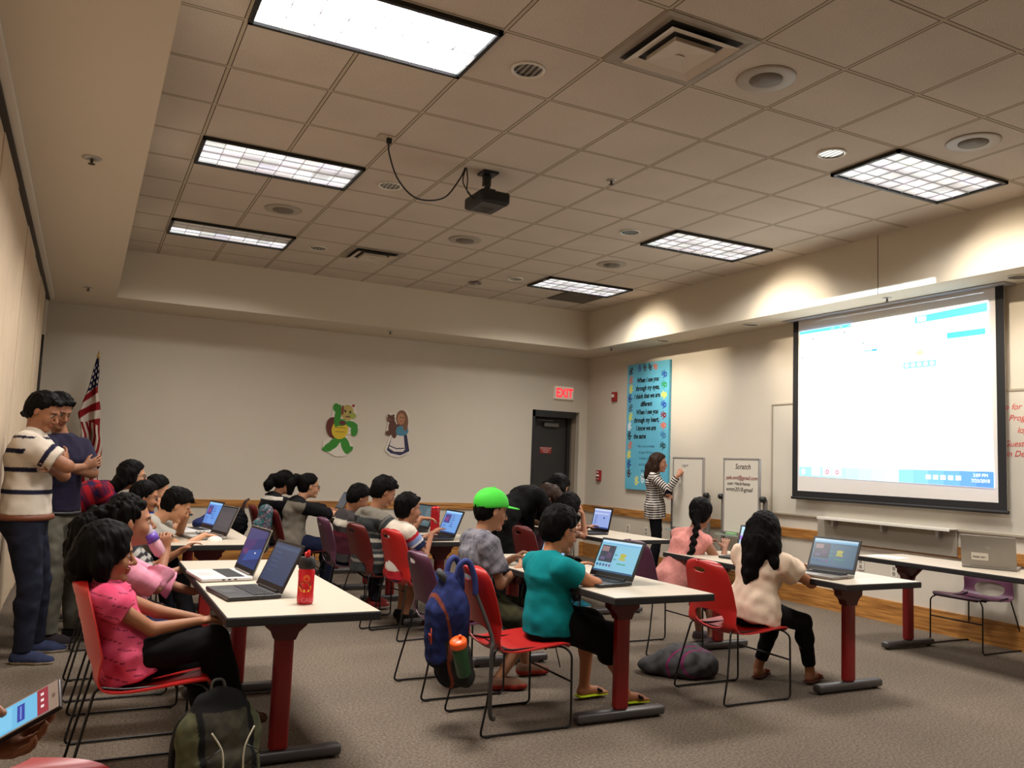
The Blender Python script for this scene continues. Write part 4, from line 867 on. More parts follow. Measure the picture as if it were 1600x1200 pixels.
# ================================================================== SOFT SHAPES (distance field -> one continuous surface)
def V3(*a): return np.array(a if len(a) == 3 else a[0], float)
def unit(v): v = np.asarray(v, float); return v / (np.linalg.norm(v) + 1e-12)
def axes(yaw, pitch=0.0, roll=0.0):
    f = V3(math.cos(pitch) * math.cos(yaw), math.cos(pitch) * math.sin(yaw), math.sin(pitch)); l = V3(-math.sin(yaw), math.cos(yaw), 0); u = np.cross(f, l)
    if roll: l, u = l * math.cos(roll) + u * math.sin(roll), u * math.cos(roll) - l * math.sin(roll)
    return np.array([f, l, u])
class Soft:
    def __init__(s): s.P = []
    def rc(s, a, b, ra, rb=None, k=.02, op=0, flat=False):
        a = V3(a); b = V3(b); rb = ra if rb is None else rb; r = max(ra, rb); s.P.append(('rc', (a, b, ra, rb, flat), k, op, np.minimum(a, b) - r, np.maximum(a, b) + r)); return s
    def ell(s, c, A, r, k=.02, op=0):
        c = V3(c); A = np.asarray(A, float); r = V3(r); e = np.sqrt(((A * r[:, None]) ** 2).sum(0)); s.P.append(('el', (c, A, r), k, op, c - e, c + e)); return s
    def ec(s, a, b, side, wa, da, wb, db, k=.03, op=0, flat=0, inf=0.0):
        a = V3(a); b = V3(b); m = max(wa, wb, da, db) + inf; s.P.append(('ec', (a, b, unit(side), wa + inf, da + inf, wb + inf, db + inf, flat), k, op, np.minimum(a, b) - m, np.maximum(a, b) + m)); return s
    def cut(s, p, n, rad): p = V3(p); s.P.append(('pl', (p, unit(n), rad), 0, 2, p - rad, p + rad)); return s
    def mesh(s, h):
        add = [p for p in s.P if p[3] == 0]; lo = np.min([p[4] for p in add], 0) - 4 * h; hi = np.max([p[5] for p in add], 0) + 4 * h
        n = np.ceil((hi - lo) / h).astype(int) + 1; F = np.full(n, .3, np.float32); ax = [(lo[i] + h * np.arange(n[i])).astype(np.float32) for i in range(3)]
        for kind, q, k, op, blo, bhi in s.P:
            pad = k + 3 * h if kind != 'pl' else 0
            i0 = np.maximum(np.floor((blo - pad - lo) / h).astype(int), 0); i1 = np.minimum(np.ceil((bhi + pad - lo) / h).astype(int) + 1, n)
            if (i1 <= i0).any(): continue
            sl = tuple(slice(i0[i], i1[i]) for i in range(3)); X = ax[0][sl[0]][:, None, None]; Y = ax[1][sl[1]][None, :, None]; Z_ = ax[2][sl[2]][None, None, :]
            if kind == 'rc':
                a, b, ra, rb, flat = q; ab = b - a; L2 = max(ab @ ab, 1e-9); x = X - a[0]; y = Y - a[1]; z = Z_ - a[2]
                t0 = (x * ab[0] + y * ab[1] + z * ab[2]) / L2; t = np.clip(t0, 0, 1.6 if flat else 1)
                d = np.sqrt((x - t * ab[0]) ** 2 + (y - t * ab[1]) ** 2 + (z - t * ab[2]) ** 2) - (ra + (rb - ra) * np.clip(t, 0, 1))
                if flat: d = np.maximum(d, (t0 - 1) * math.sqrt(L2))
            elif kind == 'el':
                c, A, r = q; x = X - c[0]; y = Y - c[1]; z = Z_ - c[2]; k0 = 0; k1 = 0
                for i in range(3):
                    w = (x * A[i, 0] + y * A[i, 1] + z * A[i, 2]); k0 = k0 + (w / r[i]) ** 2; k1 = k1 + (w / r[i] ** 2) ** 2
                k0 = np.sqrt(k0); k1 = np.sqrt(k1) + 1e-6; d = k0 * (k0 - 1) / k1
            elif kind == 'ec':
                a, b, sd, wa, da, wb, db, flat = q; ab = b - a; L = math.sqrt(ab @ ab); u = ab / L; sd = unit(sd - u * (sd @ u)); fr = np.cross(sd, u)
                x = X - a[0]; y = Y - a[1]; z = Z_ - a[2]; t0 = (x * u[0] + y * u[1] + z * u[2]); t = np.clip(t0 / L, 0, 1); p = (x * sd[0] + y * sd[1] + z * sd[2]); f_ = (x * fr[0] + y * fr[1] + z * fr[2])
                w = wa + (wb - wa) * t; dd = da + (db - da) * t; over = np.maximum(np.maximum(-t0, t0 - L), 0)
                if flat == 1: over = np.where(t0 < 0, 0, over)
                m = np.minimum(w, dd); d = (np.sqrt((p / w) ** 2 + (f_ / dd) ** 2 + (over / m) ** 2) - 1) * m
                if flat == 1: d = np.maximum(d, -t0)
            else:
                p_, nn_, rad = q; x = X - p_[0]; y = Y - p_[1]; z = Z_ - p_[2]; d = x * nn_[0] + y * nn_[1] + z * nn_[2]; ins = (x * x + y * y + z * z) < rad * rad
                F[sl] = np.where(ins, np.maximum(F[sl], d), F[sl]); continue
            G = F[sl]; d = d.astype(np.float32)
            if op == 0: hh = np.clip(.5 + .5 * (G - d) / k, 0, 1); F[sl] = G + (d - G) * hh - k * hh * (1 - hh)
            else: hh = np.clip(.5 - .5 * (G + d) / k, 0, 1); F[sl] = G + (-d - G) * hh + k * hh * (1 - hh)
        F[0] = F[-1] = .3; F[:, 0] = F[:, -1] = .3; F[:, :, 0] = F[:, :, -1] = .3
        ins = F < 0; c = sum(ins[i:n[0] - 1 + i, j:n[1] - 1 + j, k_:n[2] - 1 + k_].astype(np.int8) for i in (0, 1) for j in (0, 1) for k_ in (0, 1))
        act = (c > 0) & (c < 8); idx = np.full(act.shape, -1, np.int32); I = np.argwhere(act); idx[act] = np.arange(len(I))
        acc = np.zeros((len(I), 3)); cnt = np.zeros(len(I)); C8 = [(i, j, k_) for i in (0, 1) for j in (0, 1) for k_ in (0, 1)]
        val = {q: F[I[:, 0] + q[0], I[:, 1] + q[1], I[:, 2] + q[2]] for q in C8}
        for q in C8:
            for axx in range(3):
                if q[axx]: continue
                r = list(q); r[axx] = 1; r = tuple(r); va, vb = val[q], val[r]; m = (va < 0) != (vb < 0); t = np.where(m, va / (va - vb + 1e-12), 0)
                pt = np.tile(np.array(q, float), (len(I), 1)); pt[:, axx] += t; acc += pt * m[:, None]; cnt += m
        V = lo + h * (I + acc / cnt[:, None]); Fc = []
        for axx in range(3):
            o1, o2 = [a for a in range(3) if a != axx]
            sa = [slice(1, n[i] - 1) for i in range(3)]; sb = list(sa); sa[axx] = slice(0, n[axx] - 1); sb[axx] = slice(1, n[axx])
            A_ = ins[tuple(sa)]; B_ = ins[tuple(sb)]; E = np.argwhere(A_ != B_); sgn = A_[A_ != B_]
            off = np.ones(3, int); off[axx] = 0; E = E + off; quad = []
            for d1, d2 in ((-1, -1), (0, -1), (0, 0), (-1, 0)):
                e = E.copy(); e[:, o1] += d1; e[:, o2] += d2; quad.append(idx[e[:, 0], e[:, 1], e[:, 2]])
            Q = np.stack(quad, 1); flip = sgn if axx != 1 else ~sgn; Q[~flip] = Q[~flip][:, ::-1]; Fc.append(Q)
        Fc = np.concatenate(Fc); Fc = Fc[(Fc >= 0).all(1)]
        return V, Fc
def smoothv(V, F, it=1, lam=.5):
    for _ in range(it):
        A = np.zeros_like(V); c = np.zeros(len(V))
        for k in range(4):
            for j in (F[:, (k + 1) % 4],): np.add.at(A, F[:, k], V[j]); np.add.at(c, F[:, k], 1); np.add.at(A, j, V[F[:, k]]); np.add.at(c, j, 1)
        V = V + lam * (A / c[:, None] - V)
    return V
def normals(V, F):
    a = V[F[:, 2]] - V[F[:, 0]]; b = V[F[:, 3]] - V[F[:, 1]]; nn_ = np.cross(a, b); N_ = np.zeros_like(V)
    for k in range(4): np.add.at(N_, F[:, k], nn_)
    return N_ / (np.linalg.norm(N_, axis=1, keepdims=True) + 1e-9)
def wrinkle(V, F, amp, wl, seed=0, stretch=(1, 1, 1)):
    r = np.random.default_rng(seed); s = np.zeros(len(V)); W_ = V * np.array(stretch)
    for o in range(7):
        d = unit(r.normal(size=3)); w = wl * r.uniform(.6, 1.5); ph = r.uniform(0, 6.3); d2 = unit(r.normal(size=3))
        s += np.sin(W_ @ d * 2 * PI / w + ph + 1.5 * np.sin(W_ @ d2 * 2 * PI / (w * 2.3)))
    return V + normals(V, F) * (s / 7 * 2 * amp)[:, None]
def make(name, soft, h, m, parent, O, colf, wr=None, sm=1):
    V, F = soft.mesh(h)
    V = smoothv(V, F, sm, .45)
    V0 = V
    if wr: V = wrinkle(V, F, *wr)
    c = colf(V0) if callable(colf) else np.tile(np.array(lin(colf)), (len(V), 1))
    return np_mesh(name, V - np.array(O), F, m, parent, cols=c)
def ik(S_, Wt, L1, L2, pole):
    d = Wt - S_; D = np.linalg.norm(d)
    if D > (L1 + L2) * .995: k = D / ((L1 + L2) * .995); L1 *= k; L2 *= k
    u = d / D; a = (L1 * L1 - L2 * L2 + D * D) / (2 * D); hh = math.sqrt(max(L1 * L1 - a * a, 0)); p = V3(pole); p = unit(p - u * (p @ u)); return S_ + u * a + p * hh
def seg_t(V, a, b):
    ab = b - a; t = np.clip((V - a) @ ab / (ab @ ab), 0, 1); return t, np.linalg.norm(V - a - t[:, None] * ab, axis=1), np.linalg.norm(ab)
SK = (148, 100, 72)
def person(label, pelvis, neck, head, yaw=0., face=(0., 0.), hands=None, feet=None, s=.8, hs=.93, skin=SK, top=None, bottom=None, shoes=None, hair=None, glasses=False, h=.008,
           epole=(None, None), kpole=(None, None), toe=(0, 0), hand=({}, {}), pants=None, wide=1.0, parts=(), cat='person', legs=True, roll=0, elb=(None, None)):
    pelvis, neck, head = V3(pelvis), V3(neck), V3(head); A = axes(yaw); f, l = A[0], A[1]; u = unit(neck - pelvis); TL = np.linalg.norm(neck - pelvis); l = unit(l - u * (l @ u)); f = np.cross(l, u)
    O = (float(pelvis[0]), float(pelvis[1]), 0.0); T = empty('person', O, label=label, cat=cat)
    HA = axes(face[0], face[1], roll); hk = hs * .235 / .235
    def HL(x, y, z): return head + (HA[0] * x + HA[1] * y + HA[2] * z) * hk
    wd = wide
    SH = [neck + l * (.158 * s * wd) - u * .05 * s, neck - l * (.158 * s * wd) - u * .05 * s]
    HP_ = [pelvis + l * .085 * s, pelvis - l * .085 * s]
    EL, WR, KN, AN = [], [], [], []
    for i in (0, 1):
        sg = 1 if i == 0 else -1
        w = V3(hands[i]); ep = epole[i] if epole[i] is not None else (-.3 * f + sg * .45 * l + V3(0, 0, -1)); e = ik(SH[i], w, .285 * s, .25 * s, ep) if elb[i] is None else V3(elb[i]); EL.append(e); WR.append(w)
        a = V3(feet[i]); kp = kpole[i] if kpole[i] is not None else (f + V3(0, 0, .6)); k = ik(HP_[i], a, .43 * s, .41 * s, kp); KN.append(k); AN.append(a)
    # ---------------- body: one continuous surface
    B = Soft()
    def torso(Q, inf=0.0, k=.03):
        Q.ec(pelvis - u * .03 * s, pelvis + u * .36 * TL, l, .150 * s * wd, .108 * s * wd, .128 * s * wd, .096 * s * wd, k=k, inf=inf)
        Q.ec(pelvis + u * .36 * TL, pelvis + u * .74 * TL, l, .128 * s * wd, .096 * s * wd, .150 * s * wd, .108 * s * wd, k=k, inf=inf)
        Q.ec(pelvis + u * .74 * TL, neck - u * .035 * s, l, .150 * s * wd, .108 * s * wd, .105 * s * wd, .066 * s * wd, k=k, inf=inf)
        for i in (0, 1): Q.rc(neck - u * .025 * s, SH[i], .050 * s + inf, .050 * s * min(wd, 1.1) + inf, k=k)
    torso(B)
    B.rc(neck - u * .04 * s, HL(-.018, 0, -.05), .056 * s, .050 * hk, k=.02)
    for i in (0, 1):
        B.rc(SH[i], EL[i], .047 * s * wd, .036 * s * wd, k=.015); B.rc(EL[i], WR[i], .037 * s * wd, .024 * s, k=.012)
        B.rc(HP_[i], KN[i], .080 * s * wd, .054 * s, k=.02); B.rc(KN[i], AN[i], .052 * s, .034 * s, k=.012)
        m = KN[i] * .68 + AN[i] * .32; ax_ = unit(AN[i] - KN[i]); bk = unit(-f - ax_ * (-f @ ax_)); B.ell(m + bk * .016 * s, [ax_, bk, np.cross(ax_, bk)], (.11 * s, .048 * s, .05 * s), k=.02)
    # head
    E = lambda c, r, k=.012, op=0: B.ell(HL(*c), HA, V3(r) * hk, k=k * hk, op=op)
    E((-.014, 0, .035), (.097, .077, .086), .02); E((.018, 0, -.030), (.070, .060, .080), .03); B.rc(HL(-.035, 0, -.045), HL(.03, 0, -.085), .045 * hk, .03 * hk, k=.03)
    E((.070, 0, -.098), (.019, .022, .018), .02); E((.076, 0, .022), (.018, .050, .013), .015)
    for sg in (1, -1):
        E((.062, sg * .036, -.034), (.022, .022, .026), .02); E((.092, sg * .031, .0), (.013, .017, .012), .012, 1); E((.077, sg * .031, -.001), (.0125, .014, .010), .004)
        E((-.006, sg * .078, -.008), (.016, .009, .031), .008)
        E((.098, sg * .012, -.036), (.010, .009, .008), .006)
    B.rc(HL(.085, 0, .010), HL(.112, 0, -.030), .008 * hk, .0125 * hk, k=.008 * hk); E((.091, 0, -.057), (.013, .024, .0075), .005); E((.088, 0, -.071), (.013, .021, .008), .005); E((.080, 0, -.100), (.016, .020, .014), .015)
    # hands
    for i in (0, 1):
        H_ = hand[i]; sg = 1 if i == 0 else -1; d = unit(H_.get('dir', WR[i] - EL[i])); nrm = V3(H_.get('n', (0, 0, -1))); nrm = unit(nrm - d * (nrm @ d)); t = np.cross(d, nrm) * (-sg); q = s * H_.get('sc', 1.05); curl = H_.get('curl', .35)
        w = WR[i]; B.ec(w + d * .012 * q, w + d * .075 * q, t, .026 * q, .015 * q, .038 * q, .014 * q, k=.01)
        for j, (off, ln, dr) in enumerate(((.029, .070, .10), (.010, .078, .02), (-.010, .072, -.05), (-.028, .056, -.14))):
            p = w + d * .082 * q + t * off * q; dd = unit(d + t * dr); a = curl * (.8 + .12 * j)
            for k_, fr in enumerate((.45, .3, .25)):
                ca, sa = math.cos(a), math.sin(a); dv = dd * ca + nrm * sa; p2 = p + dv * ln * fr * q; B.rc(p, p2, (.0088 - .0008 * k_) * q, (.0082 - .0008 * k_) * q, k=.003); p = p2; a += curl * 1.25
        p = w + d * .020 * q + t * .022 * q; p2 = p + unit(d * .75 + t * .65 + nrm * .25) * .042 * q; p3 = p2 + unit(d + t * .15 + nrm * (.3 + curl * .5)) * .030 * q;
        if H_.get('over'): p2 = p + unit(d * .2 + t * .62 + nrm * .9) * .052 * q; p3 = p2 + unit(d * .75 - t * .65 + nrm * .0) * .045 * q
        B.rc(p, p2, .0135 * q, .0105 * q, k=.008); B.rc(p2, p3, .0100 * q, .0085 * q, k=.003)
    fa = []
    for i in (0, 1):
        a = AN[i]; ta = yaw + toe[i]; fx = V3(math.cos(ta), math.sin(ta), 0); pit = 0; fa.append(fx); z = lambda dz: V3(0, 0, dz * s)
        B.rc(a, a + z(-.035) - fx * .012 * s, .034 * s, .033 * s, k=.01); B.rc(a + z(-.045) - fx * .03 * s, a + z(-.05) + fx * .10 * s, .027 * s, .026 * s, k=.012); B.rc(a + z(-.03) + fx * .02 * s, a + z(-.054) + fx * .15 * s, .026 * s, .018 * s, k=.02)
        for j in range(5): B.rc(a + z(-.056) + fx * .12 * s + np.cross(V3(0, 0, 1), fx) * (j - 2) * .016 * s, a + z(-.062) + fx * (.18 - .006 * abs(j - 1)) * s + np.cross(V3(0, 0, 1), fx) * (j - 2) * .015 * s, .012 * s, .009 * s, k=.005)
    sk = np.array(lin(skin))
    def skc(V):
        c = np.tile(sk, (len(V), 1)); q = (V - head) @ HA.T / hk; ff, ll, uu_ = q[:, 0], np.abs(q[:, 1]), q[:, 2]; near = np.linalg.norm(q, axis=1) < .16
        lip = near & (uu_ < -.052) & (uu_ > -.078) & (ll < .021) & (ff > .083); c[lip] = sk * (.85, .55, .55)
        ey = near & (ff > .07) & (((ll - .031) / .013) ** 2 + ((uu_ + .001) / .0065) ** 2 < 1); c[ey] = lin((150, 136, 124)); ir = near & (ff > .07) & (((ll - .030) / .0075) ** 2 + ((uu_ + .001) / .0070) ** 2 < 1); c[ir] = (.012, .008, .006)
        br = near & (ff > .055) & (ll > .013) & (ll < .048) & (np.abs(uu_ - .021 + .12 * np.maximum(ll - .03, 0)) < .0045); c[br] = (.02, .014, .01)
        return c
    make('body', B, h, M_SKIN, T, O, skc)
    # ---------------- clothes
    def phase(V):
        tt, dd, LL = seg_t(V, pelvis, neck); best = dd - .09 * s; ph = tt * LL + ((V - pelvis) @ u - tt * LL); reg = np.zeros(len(V), int)
        for i in (0, 1):
            t1, d1, L1 = seg_t(V, SH[i], EL[i]); m = (d1 < best) & (t1 > .12); ph = np.where(m, t1 * L1 + .03, ph); best = np.where(m, d1, best); reg[m] = 1 + i
            t1, d1, L2 = seg_t(V, EL[i], WR[i]); m = (d1 < best) & (t1 > .02); ph = np.where(m, L1 + t1 * L2 + .03, ph); best = np.where(m, d1, best); reg[m] = 3 + i
        return ph, reg
    def mkcol(c):
        if callable(c):
            return lambda V: c(V, *phase(V))
        return c
    if top:
        Q = Soft(); inf = top.get('inf', .011); torso(Q, inf); hem = top.get('hem', .09) * s; hem = min(hem, .085) if pelvis[2] < .6 else hem; hp = pelvis - u * hem
        if top.get('yoke', 0): pass
        fl_ = top.get('flare', 1); Q.ec(hp, pelvis + u * .04 * TL, l, .176 * s * wd * fl_, .136 * s * wd * fl_, .172 * s * wd * fl_, .128 * s * wd * fl_, k=.02, flat=1, inf=inf)
        Q.ec(pelvis + u * .04 * TL, pelvis + u * .32 * TL, l, .172 * s * wd * fl_, .128 * s * wd * fl_, .132 * s * wd, .102 * s * wd, k=.02, inf=inf)
        Q.cut(hp, -u, .30 * s); sl = top.get('sleeve', .35); LA = .285 * s; tot = np.linalg.norm(EL[0] - SH[0]) + np.linalg.norm(WR[0] - EL[0])
        for i in (0, 1):
            a1 = np.linalg.norm(EL[i] - SH[i]); a2 = np.linalg.norm(WR[i] - EL[i]); L_ = sl * (a1 + a2); lo_ = top.get('loose', 1.0)
            if L_ <= a1:
                if sl > 0: e = SH[i] + (EL[i] - SH[i]) * L_ / a1; Q.rc(SH[i], e, .052 * s * wd * lo_ + inf, .048 * s * wd * lo_ ** 1.4 + inf, k=.015, flat=True)
            else:
                Q.rc(SH[i], EL[i], .050 * s * wd + inf, .041 * s * wd + inf, k=.015); e = EL[i] + (WR[i] - EL[i]) * (L_ - a1) / a2; Q.rc(EL[i], e, .041 * s * wd + inf, .031 * s * lo_ + inf, k=.012, flat=True)
        if top.get('collar'): Q.rc(neck - u * .03 * s, neck + u * .028 * s, .066 * s, .062 * s, k=.012, flat=True)
        if top.get('hood'): Q.ell(neck - f * .055 * s + u * .01 * s, [f, l, u], (.05 * s, .085 * s, .045 * s), k=.02)
        for extra in top.get('extra', ()): extra(Q, locals())
        make(top.get('name', 'shirt'), Q, top.get('h', h), M_CLOTH, T, O, mkcol(top['col']), wr=(top.get('wr', .0035), .09, 3))
    if bottom:
        Q = Soft(); inf = bottom.get('inf', .009); frac = bottom.get('len', 1.0)
        Q.ec(pelvis - u * .04 * s, pelvis + u * bottom.get('waist', .17) * TL, l, .152 * s * wd, .112 * s * wd, .134 * s * wd, .10 * s * wd, k=.02, inf=inf * .6)
        for i in (0, 1):
            t1 = np.linalg.norm(KN[i] - HP_[i]); t2 = np.linalg.norm(AN[i] - KN[i]); L_ = frac * (t1 + t2); lo_ = bottom.get('loose', 1.0)
            if L_ <= t1: e = HP_[i] + (KN[i] - HP_[i]) * L_ / t1; Q.rc(HP_[i], e, .084 * s * wd + inf, .064 * s * lo_ + inf, k=.02, flat=True)
            else:
                Q.rc(HP_[i], KN[i], .084 * s * wd + inf, .058 * s * lo_ + inf, k=.02); e = KN[i] + (AN[i] - KN[i]) * (L_ - t1) / t2; rr = .058 * s * lo_ + inf; re = (.040 * s * lo_ + inf) if bottom.get('taper', 1) else rr * .95
                Q.rc(KN[i], e, rr, re + (.018 * s if frac < .8 else 0), k=.012, flat=True); m = KN[i] * .68 + AN[i] * .32
                if frac > .8: bk = -f; Q.ell(m + bk * .014 * s, np.eye(3), (.055 * s + inf, .055 * s + inf, .055 * s + inf), k=.03)
        make(bottom.get('name', 'trousers'), Q, h, M_CLOTH, T, O, mkcol(bottom['col']), wr=(bottom.get('wr', .003), .10, 5))
        if bottom.get('belt') and 0:
            bm = bmesh.new(); c_ = pelvis + u * .15 * TL; rw, rd = (.152 * s * wd + inf), (.118 * s * wd + inf); tube(bm, [tuple(c_ + l * rw * math.cos(2 * PI * k / 40) + f * rd * math.sin(2 * PI * k / 40) - V3(O)) for k in range(40)], .017, n=8, closed=True)
            bmesh.ops.scale(bm, vec=(1, 1, 1), verts=bm.verts); from_bm('belt', bm, mat('belt_brown', (88, 46, 22), .5), T, True)
    if shoes:
        for i in (0, 1):
            Q = Soft(); a = AN[i]; fx = fa[i]; z = lambda dz: V3(0, 0, dz * s); sd = np.cross(V3(0, 0, 1), fx); g = .010; sole = a[2] - .078 * s
            if shoes.get('flip'):
                Q.ec(a + z(-.074) - fx * .05 * s, a + z(-.074) + fx * .17 * s, sd, .038 * s, .012, .046 * s, .012, k=.01)
                Q.rc(a + z(-.045) + fx * .115 * s + sd * .045 * s, a + z(-.030) + fx * .09 * s, .010, k=.006); Q.rc(a + z(-.045) + fx * .115 * s - sd * .045 * s, a + z(-.030) + fx * .09 * s, .010, k=.006)
            else:
                Q.ec(a + z(-.045) - fx * .035 * s, a + z(-.055) + fx * .10 * s, sd, .040 * s, .034 * s, .047 * s, .032 * s, k=.02, inf=g * .5); Q.ec(a + z(-.055) + fx * .10 * s, a + z(-.06) + fx * .165 * s, sd, .047 * s, .032 * s, .036 * s, .024 * s, k=.02, inf=g * .5)
                Q.rc(a + z(-.04) - fx * .02 * s, a + z(-.005) - fx * .012 * s, .040 * s + g, .038 * s + g, k=.015, flat=True); Q.rc(a + z(-.03), a + z(-.045) + fx * .10 * s, .034 * s + g, .026 * s + g, k=.02)
            Q.cut(V3(a[0], a[1], sole), (0, 0, -1), .4); sc_, sb_ = lin(shoes['col']), lin(shoes.get('sole', (190, 184, 174)))
            def shc(V, sole=sole): c = np.tile(np.array(sc_), (len(V), 1)); c[V[:, 2] < sole + shoes.get('st', .018)] = sb_; return c
            make(shoes.get('name', 'shoe'), Q, min(h, .007), M_CLOTH, T, O, shc)
    # ---------------- hair
    if hair:
        Q = Soft(); th = hair.get('th', .016); cap = (.097 + th, .077 + th, .086 + th)
        Q.ell(HL(-.017, 0, .035), HA, V3(cap) * hk, k=.01); Q.ell(HL(-.045, 0, -.02), HA, V3(.062 + th * .6, .066 + th * .6, .065 + th * .5) * hk, k=.03)
        hl = hair.get('line', .0); fringe = hair.get('fringe', .0)
        # carve away the face
        nF = HA[0] * .80 - HA[2] * .60; Q.cut(HL(.050 + fringe, 0, .056 + hl), nF, .145 * hk)
        Q.cut(HL(.012 + hair.get('side', 0), 0, -.01), HA[0] * .98 - HA[2] * .2, .0001) if 0 else None
        for sg in (1, -1): 
            if not hair.get('cover'): Q.ell(HL(.012, sg * .088, -.02), HA, V3(.030, .022, .045) * hk, k=.006, op=1)
        if not hair.get('cover'): Q.cut(HL(0, 0, hair.get('nape', -.07)), -HA[2] * .95 + HA[0] * .3, .13 * hk)
        if hair.get('tuft'):
            r_ = np.random.default_rng(hair['tuft'])
            for k_ in range(26):
                an, el = r_.uniform(0, 2 * PI), r_.uniform(.35, 1.5); d = V3(math.cos(an) * math.cos(el), math.sin(an) * math.cos(el), math.sin(el)); p = V3(-.017, 0, .035) + d * (V3(cap) - .008)
                Q.rc(HL(*p), HL(*(p + d * .012 + V3(.018, r_.uniform(-.01, .01), -.006))), .012 * hk, .005 * hk, k=.008)
            for k_ in range(7): yy = -.05 + k_ * .0165; Q.rc(HL(.065, yy, .092), HL(.090 - abs(yy) * .5, yy * 1.05, .072 + .012 * (k_ % 2)), .014 * hk, .006 * hk, k=.01)
        for ch in hair.get('chains', ()):
            pts = ch['p'] if ch.get('world') else [HL(*p) for p in ch['p']]; rs = ch['r']; pts = [V3(p) for p in pts]
            for j in range(len(pts) - 1): Q.rc(pts[j], pts[j + 1], rs[j] * hk, rs[j + 1] * hk, k=ch.get('k', .02))
        HH = make('hair', Q, hair.get('h', h), hair.get('mat', M_HAIR), T, O, (20, 16, 14), wr=(hair.get('wr', .004), .035, 9, (1, 1, .25)), sm=1)
    if glasses:
        bm = bmesh.new(); o3 = V3(O)
        for sg in (1, -1):
            tube(bm, [tuple(HL(.104 - .10 * abs(math.cos(a)) * .1, sg * (.033 + .023 * math.cos(a)), -.002 + .017 * math.sin(a)) - o3) for a in np.linspace(0, 2 * PI, 17)[:-1]], .0022, n=6, closed=True)
            tube(bm, [tuple(HL(.100, sg * .056, .004) - o3), tuple(HL(.05, sg * .078, .004) - o3), tuple(HL(-.01, sg * .083, .004) - o3)], .0024, n=6)
        tube(bm, [tuple(HL(.105, .010, .002) - o3), tuple(HL(.108, 0, .005) - o3), tuple(HL(.105, -.010, .002) - o3)], .002, n=6); from_bm('glasses', bm, M_BLACK, T, True)
    return dict(T=T, O=V3(O), HL=HL, HA=HA, SH=SH, EL=EL, WR=WR, KN=KN, AN=AN, u=u, l=l, f=f, neck=neck, pelvis=pelvis, hk=hk, s=s)
def C_(c): return np.array(lin(c))
def stripes(period, frac, ca, cb, off=0.0, sl=True):
    A_, B_ = C_(ca), C_(cb)
    def fn(V, ph, reg):
        m = ((ph + off) / period) % 1 < frac
        return np.where(m[:, None], A_, B_)
    return fn
def bandcol(base, bands, sleeve=None):
    """bands: (from, to, colour) measured up the spine; sleeve: measured down the arm"""
    def fn(V, ph, reg):
        c = np.tile(C_(base), (len(V), 1))
        for a, b, q in bands: c[(reg == 0) & (ph > a) & (ph < b)] = C_(q)
        for a, b, q in (sleeve or ()): c[(reg > 0) & (ph > a) & (ph < b)] = C_(q)
        return c
    return fn
def mottled(ca, cb, sc=.03, seed=1):
    r = np.random.default_rng(seed); D = [(unit(r.normal(size=3)), r.uniform(.6, 1.8) * sc, r.uniform(0, 6)) for _ in range(9)]
    def fn(V, ph=None, reg=None):
        s_ = sum(np.sin(V @ d * 2 * PI / w + p + 2 * np.sin(V @ d[::-1] * 2 * PI / (w * 1.7))) for d, w, p in D) / 9 * 2.2
        t = np.clip(s_ * .5 + .5, 0, 1)[:, None]; return C_(ca) * (1 - t) + C_(cb) * t
    return fn
# ================================================================== PEOPLE
R_ = math.radians
AUB = (62, 66, 74)
GR = 'people'
# man in the striped polo, arms folded, by the left partition
P = person('man in a white polo with navy stripes standing with folded arms at the left edge', (-.90, .10, .93), (-.90, .10, 1.45), (-.845, .085, 1.615), yaw=-.12, face=(-.42, -.42), s=.99, hs=1.0, wide=1.2, h=.0075,
  hands=[(-.775, -.02, 1.245), (-.70, .13, 1.285)], feet=[(-.78, .33, .078), (-.84, .02, .078)], epole=((.55, .75, -.5), (.75, -.6, -.45)), toe=(.1, -.15),
  hand=({'dir': (-.1, -1, .15), 'n': (-1, 0, -.1), 'curl': .3}, {'dir': (.15, .9, .55), 'n': (-.8, .3, 0), 'curl': .25}), skin=(140, 92, 64), roll=0,
  top=dict(name='polo_shirt', col=bandcol((196, 184, 168), [(-.2, -.045, (28, 28, 48)) and (-.03, .005, (28, 28, 48)), (.145, .175, (28, 28, 48)), (.285, .315, (28, 28, 48)), (.405, .435, (28, 28, 48)), (.50, .515, (28, 28, 48))], [(.13, .16, (28, 28, 48)) and (.165, .195, (28, 28, 48))]), sleeve=.40, hem=-.01, inf=.016, loose=1.10, collar=1, flare=.86, h=.0075),
  bottom=dict(name='jeans', col=mottled((20, 21, 30), (32, 34, 48), .1), inf=.014, loose=1.05), shoes=dict(col=(44, 50, 74), sole=(196, 180, 158)),
  hair=dict(tuft=3, th=.014, chains=[dict(p=[(-.08, 0, -.02), (-.105, 0, -.07), (-.125, 0, -.075)], r=[.035, .02, .006])]))
belt_on = lambda P, rw, rd, m_: (lambda b_, c_: (tube(b_, [tuple(c_ + P['l'] * rw * math.cos(2 * PI * k / 48) + P['f'] * rd * math.sin(2 * PI * k / 48) - P['O']) for k in range(48)], .014, n=8, closed=True), from_bm('belt', b_, m_, P['T'], True)))(bmesh.new(), P['pelvis'] - P['u'] * .004)
bmx = bmesh.new(); o3 = P['O']; c_ = P['pelvis'] - P['u'] * .004; rw, rd = .196, .157
tube(bmx, [tuple(c_ + P['l'] * rw * math.cos(2 * PI * k / 48) + P['f'] * rd * math.sin(2 * PI * k / 48) - o3) for k in range(48)], .016, n=8, closed=True)
bmesh.ops.scale(bmx, vec=(1, 1, 1.25), verts=bmx.verts, space=Matrix.Translation(-Vector(c_ - o3))); from_bm('belt', bmx, mat('belt_brown', (104, 52, 26), .5), P['T'], True)
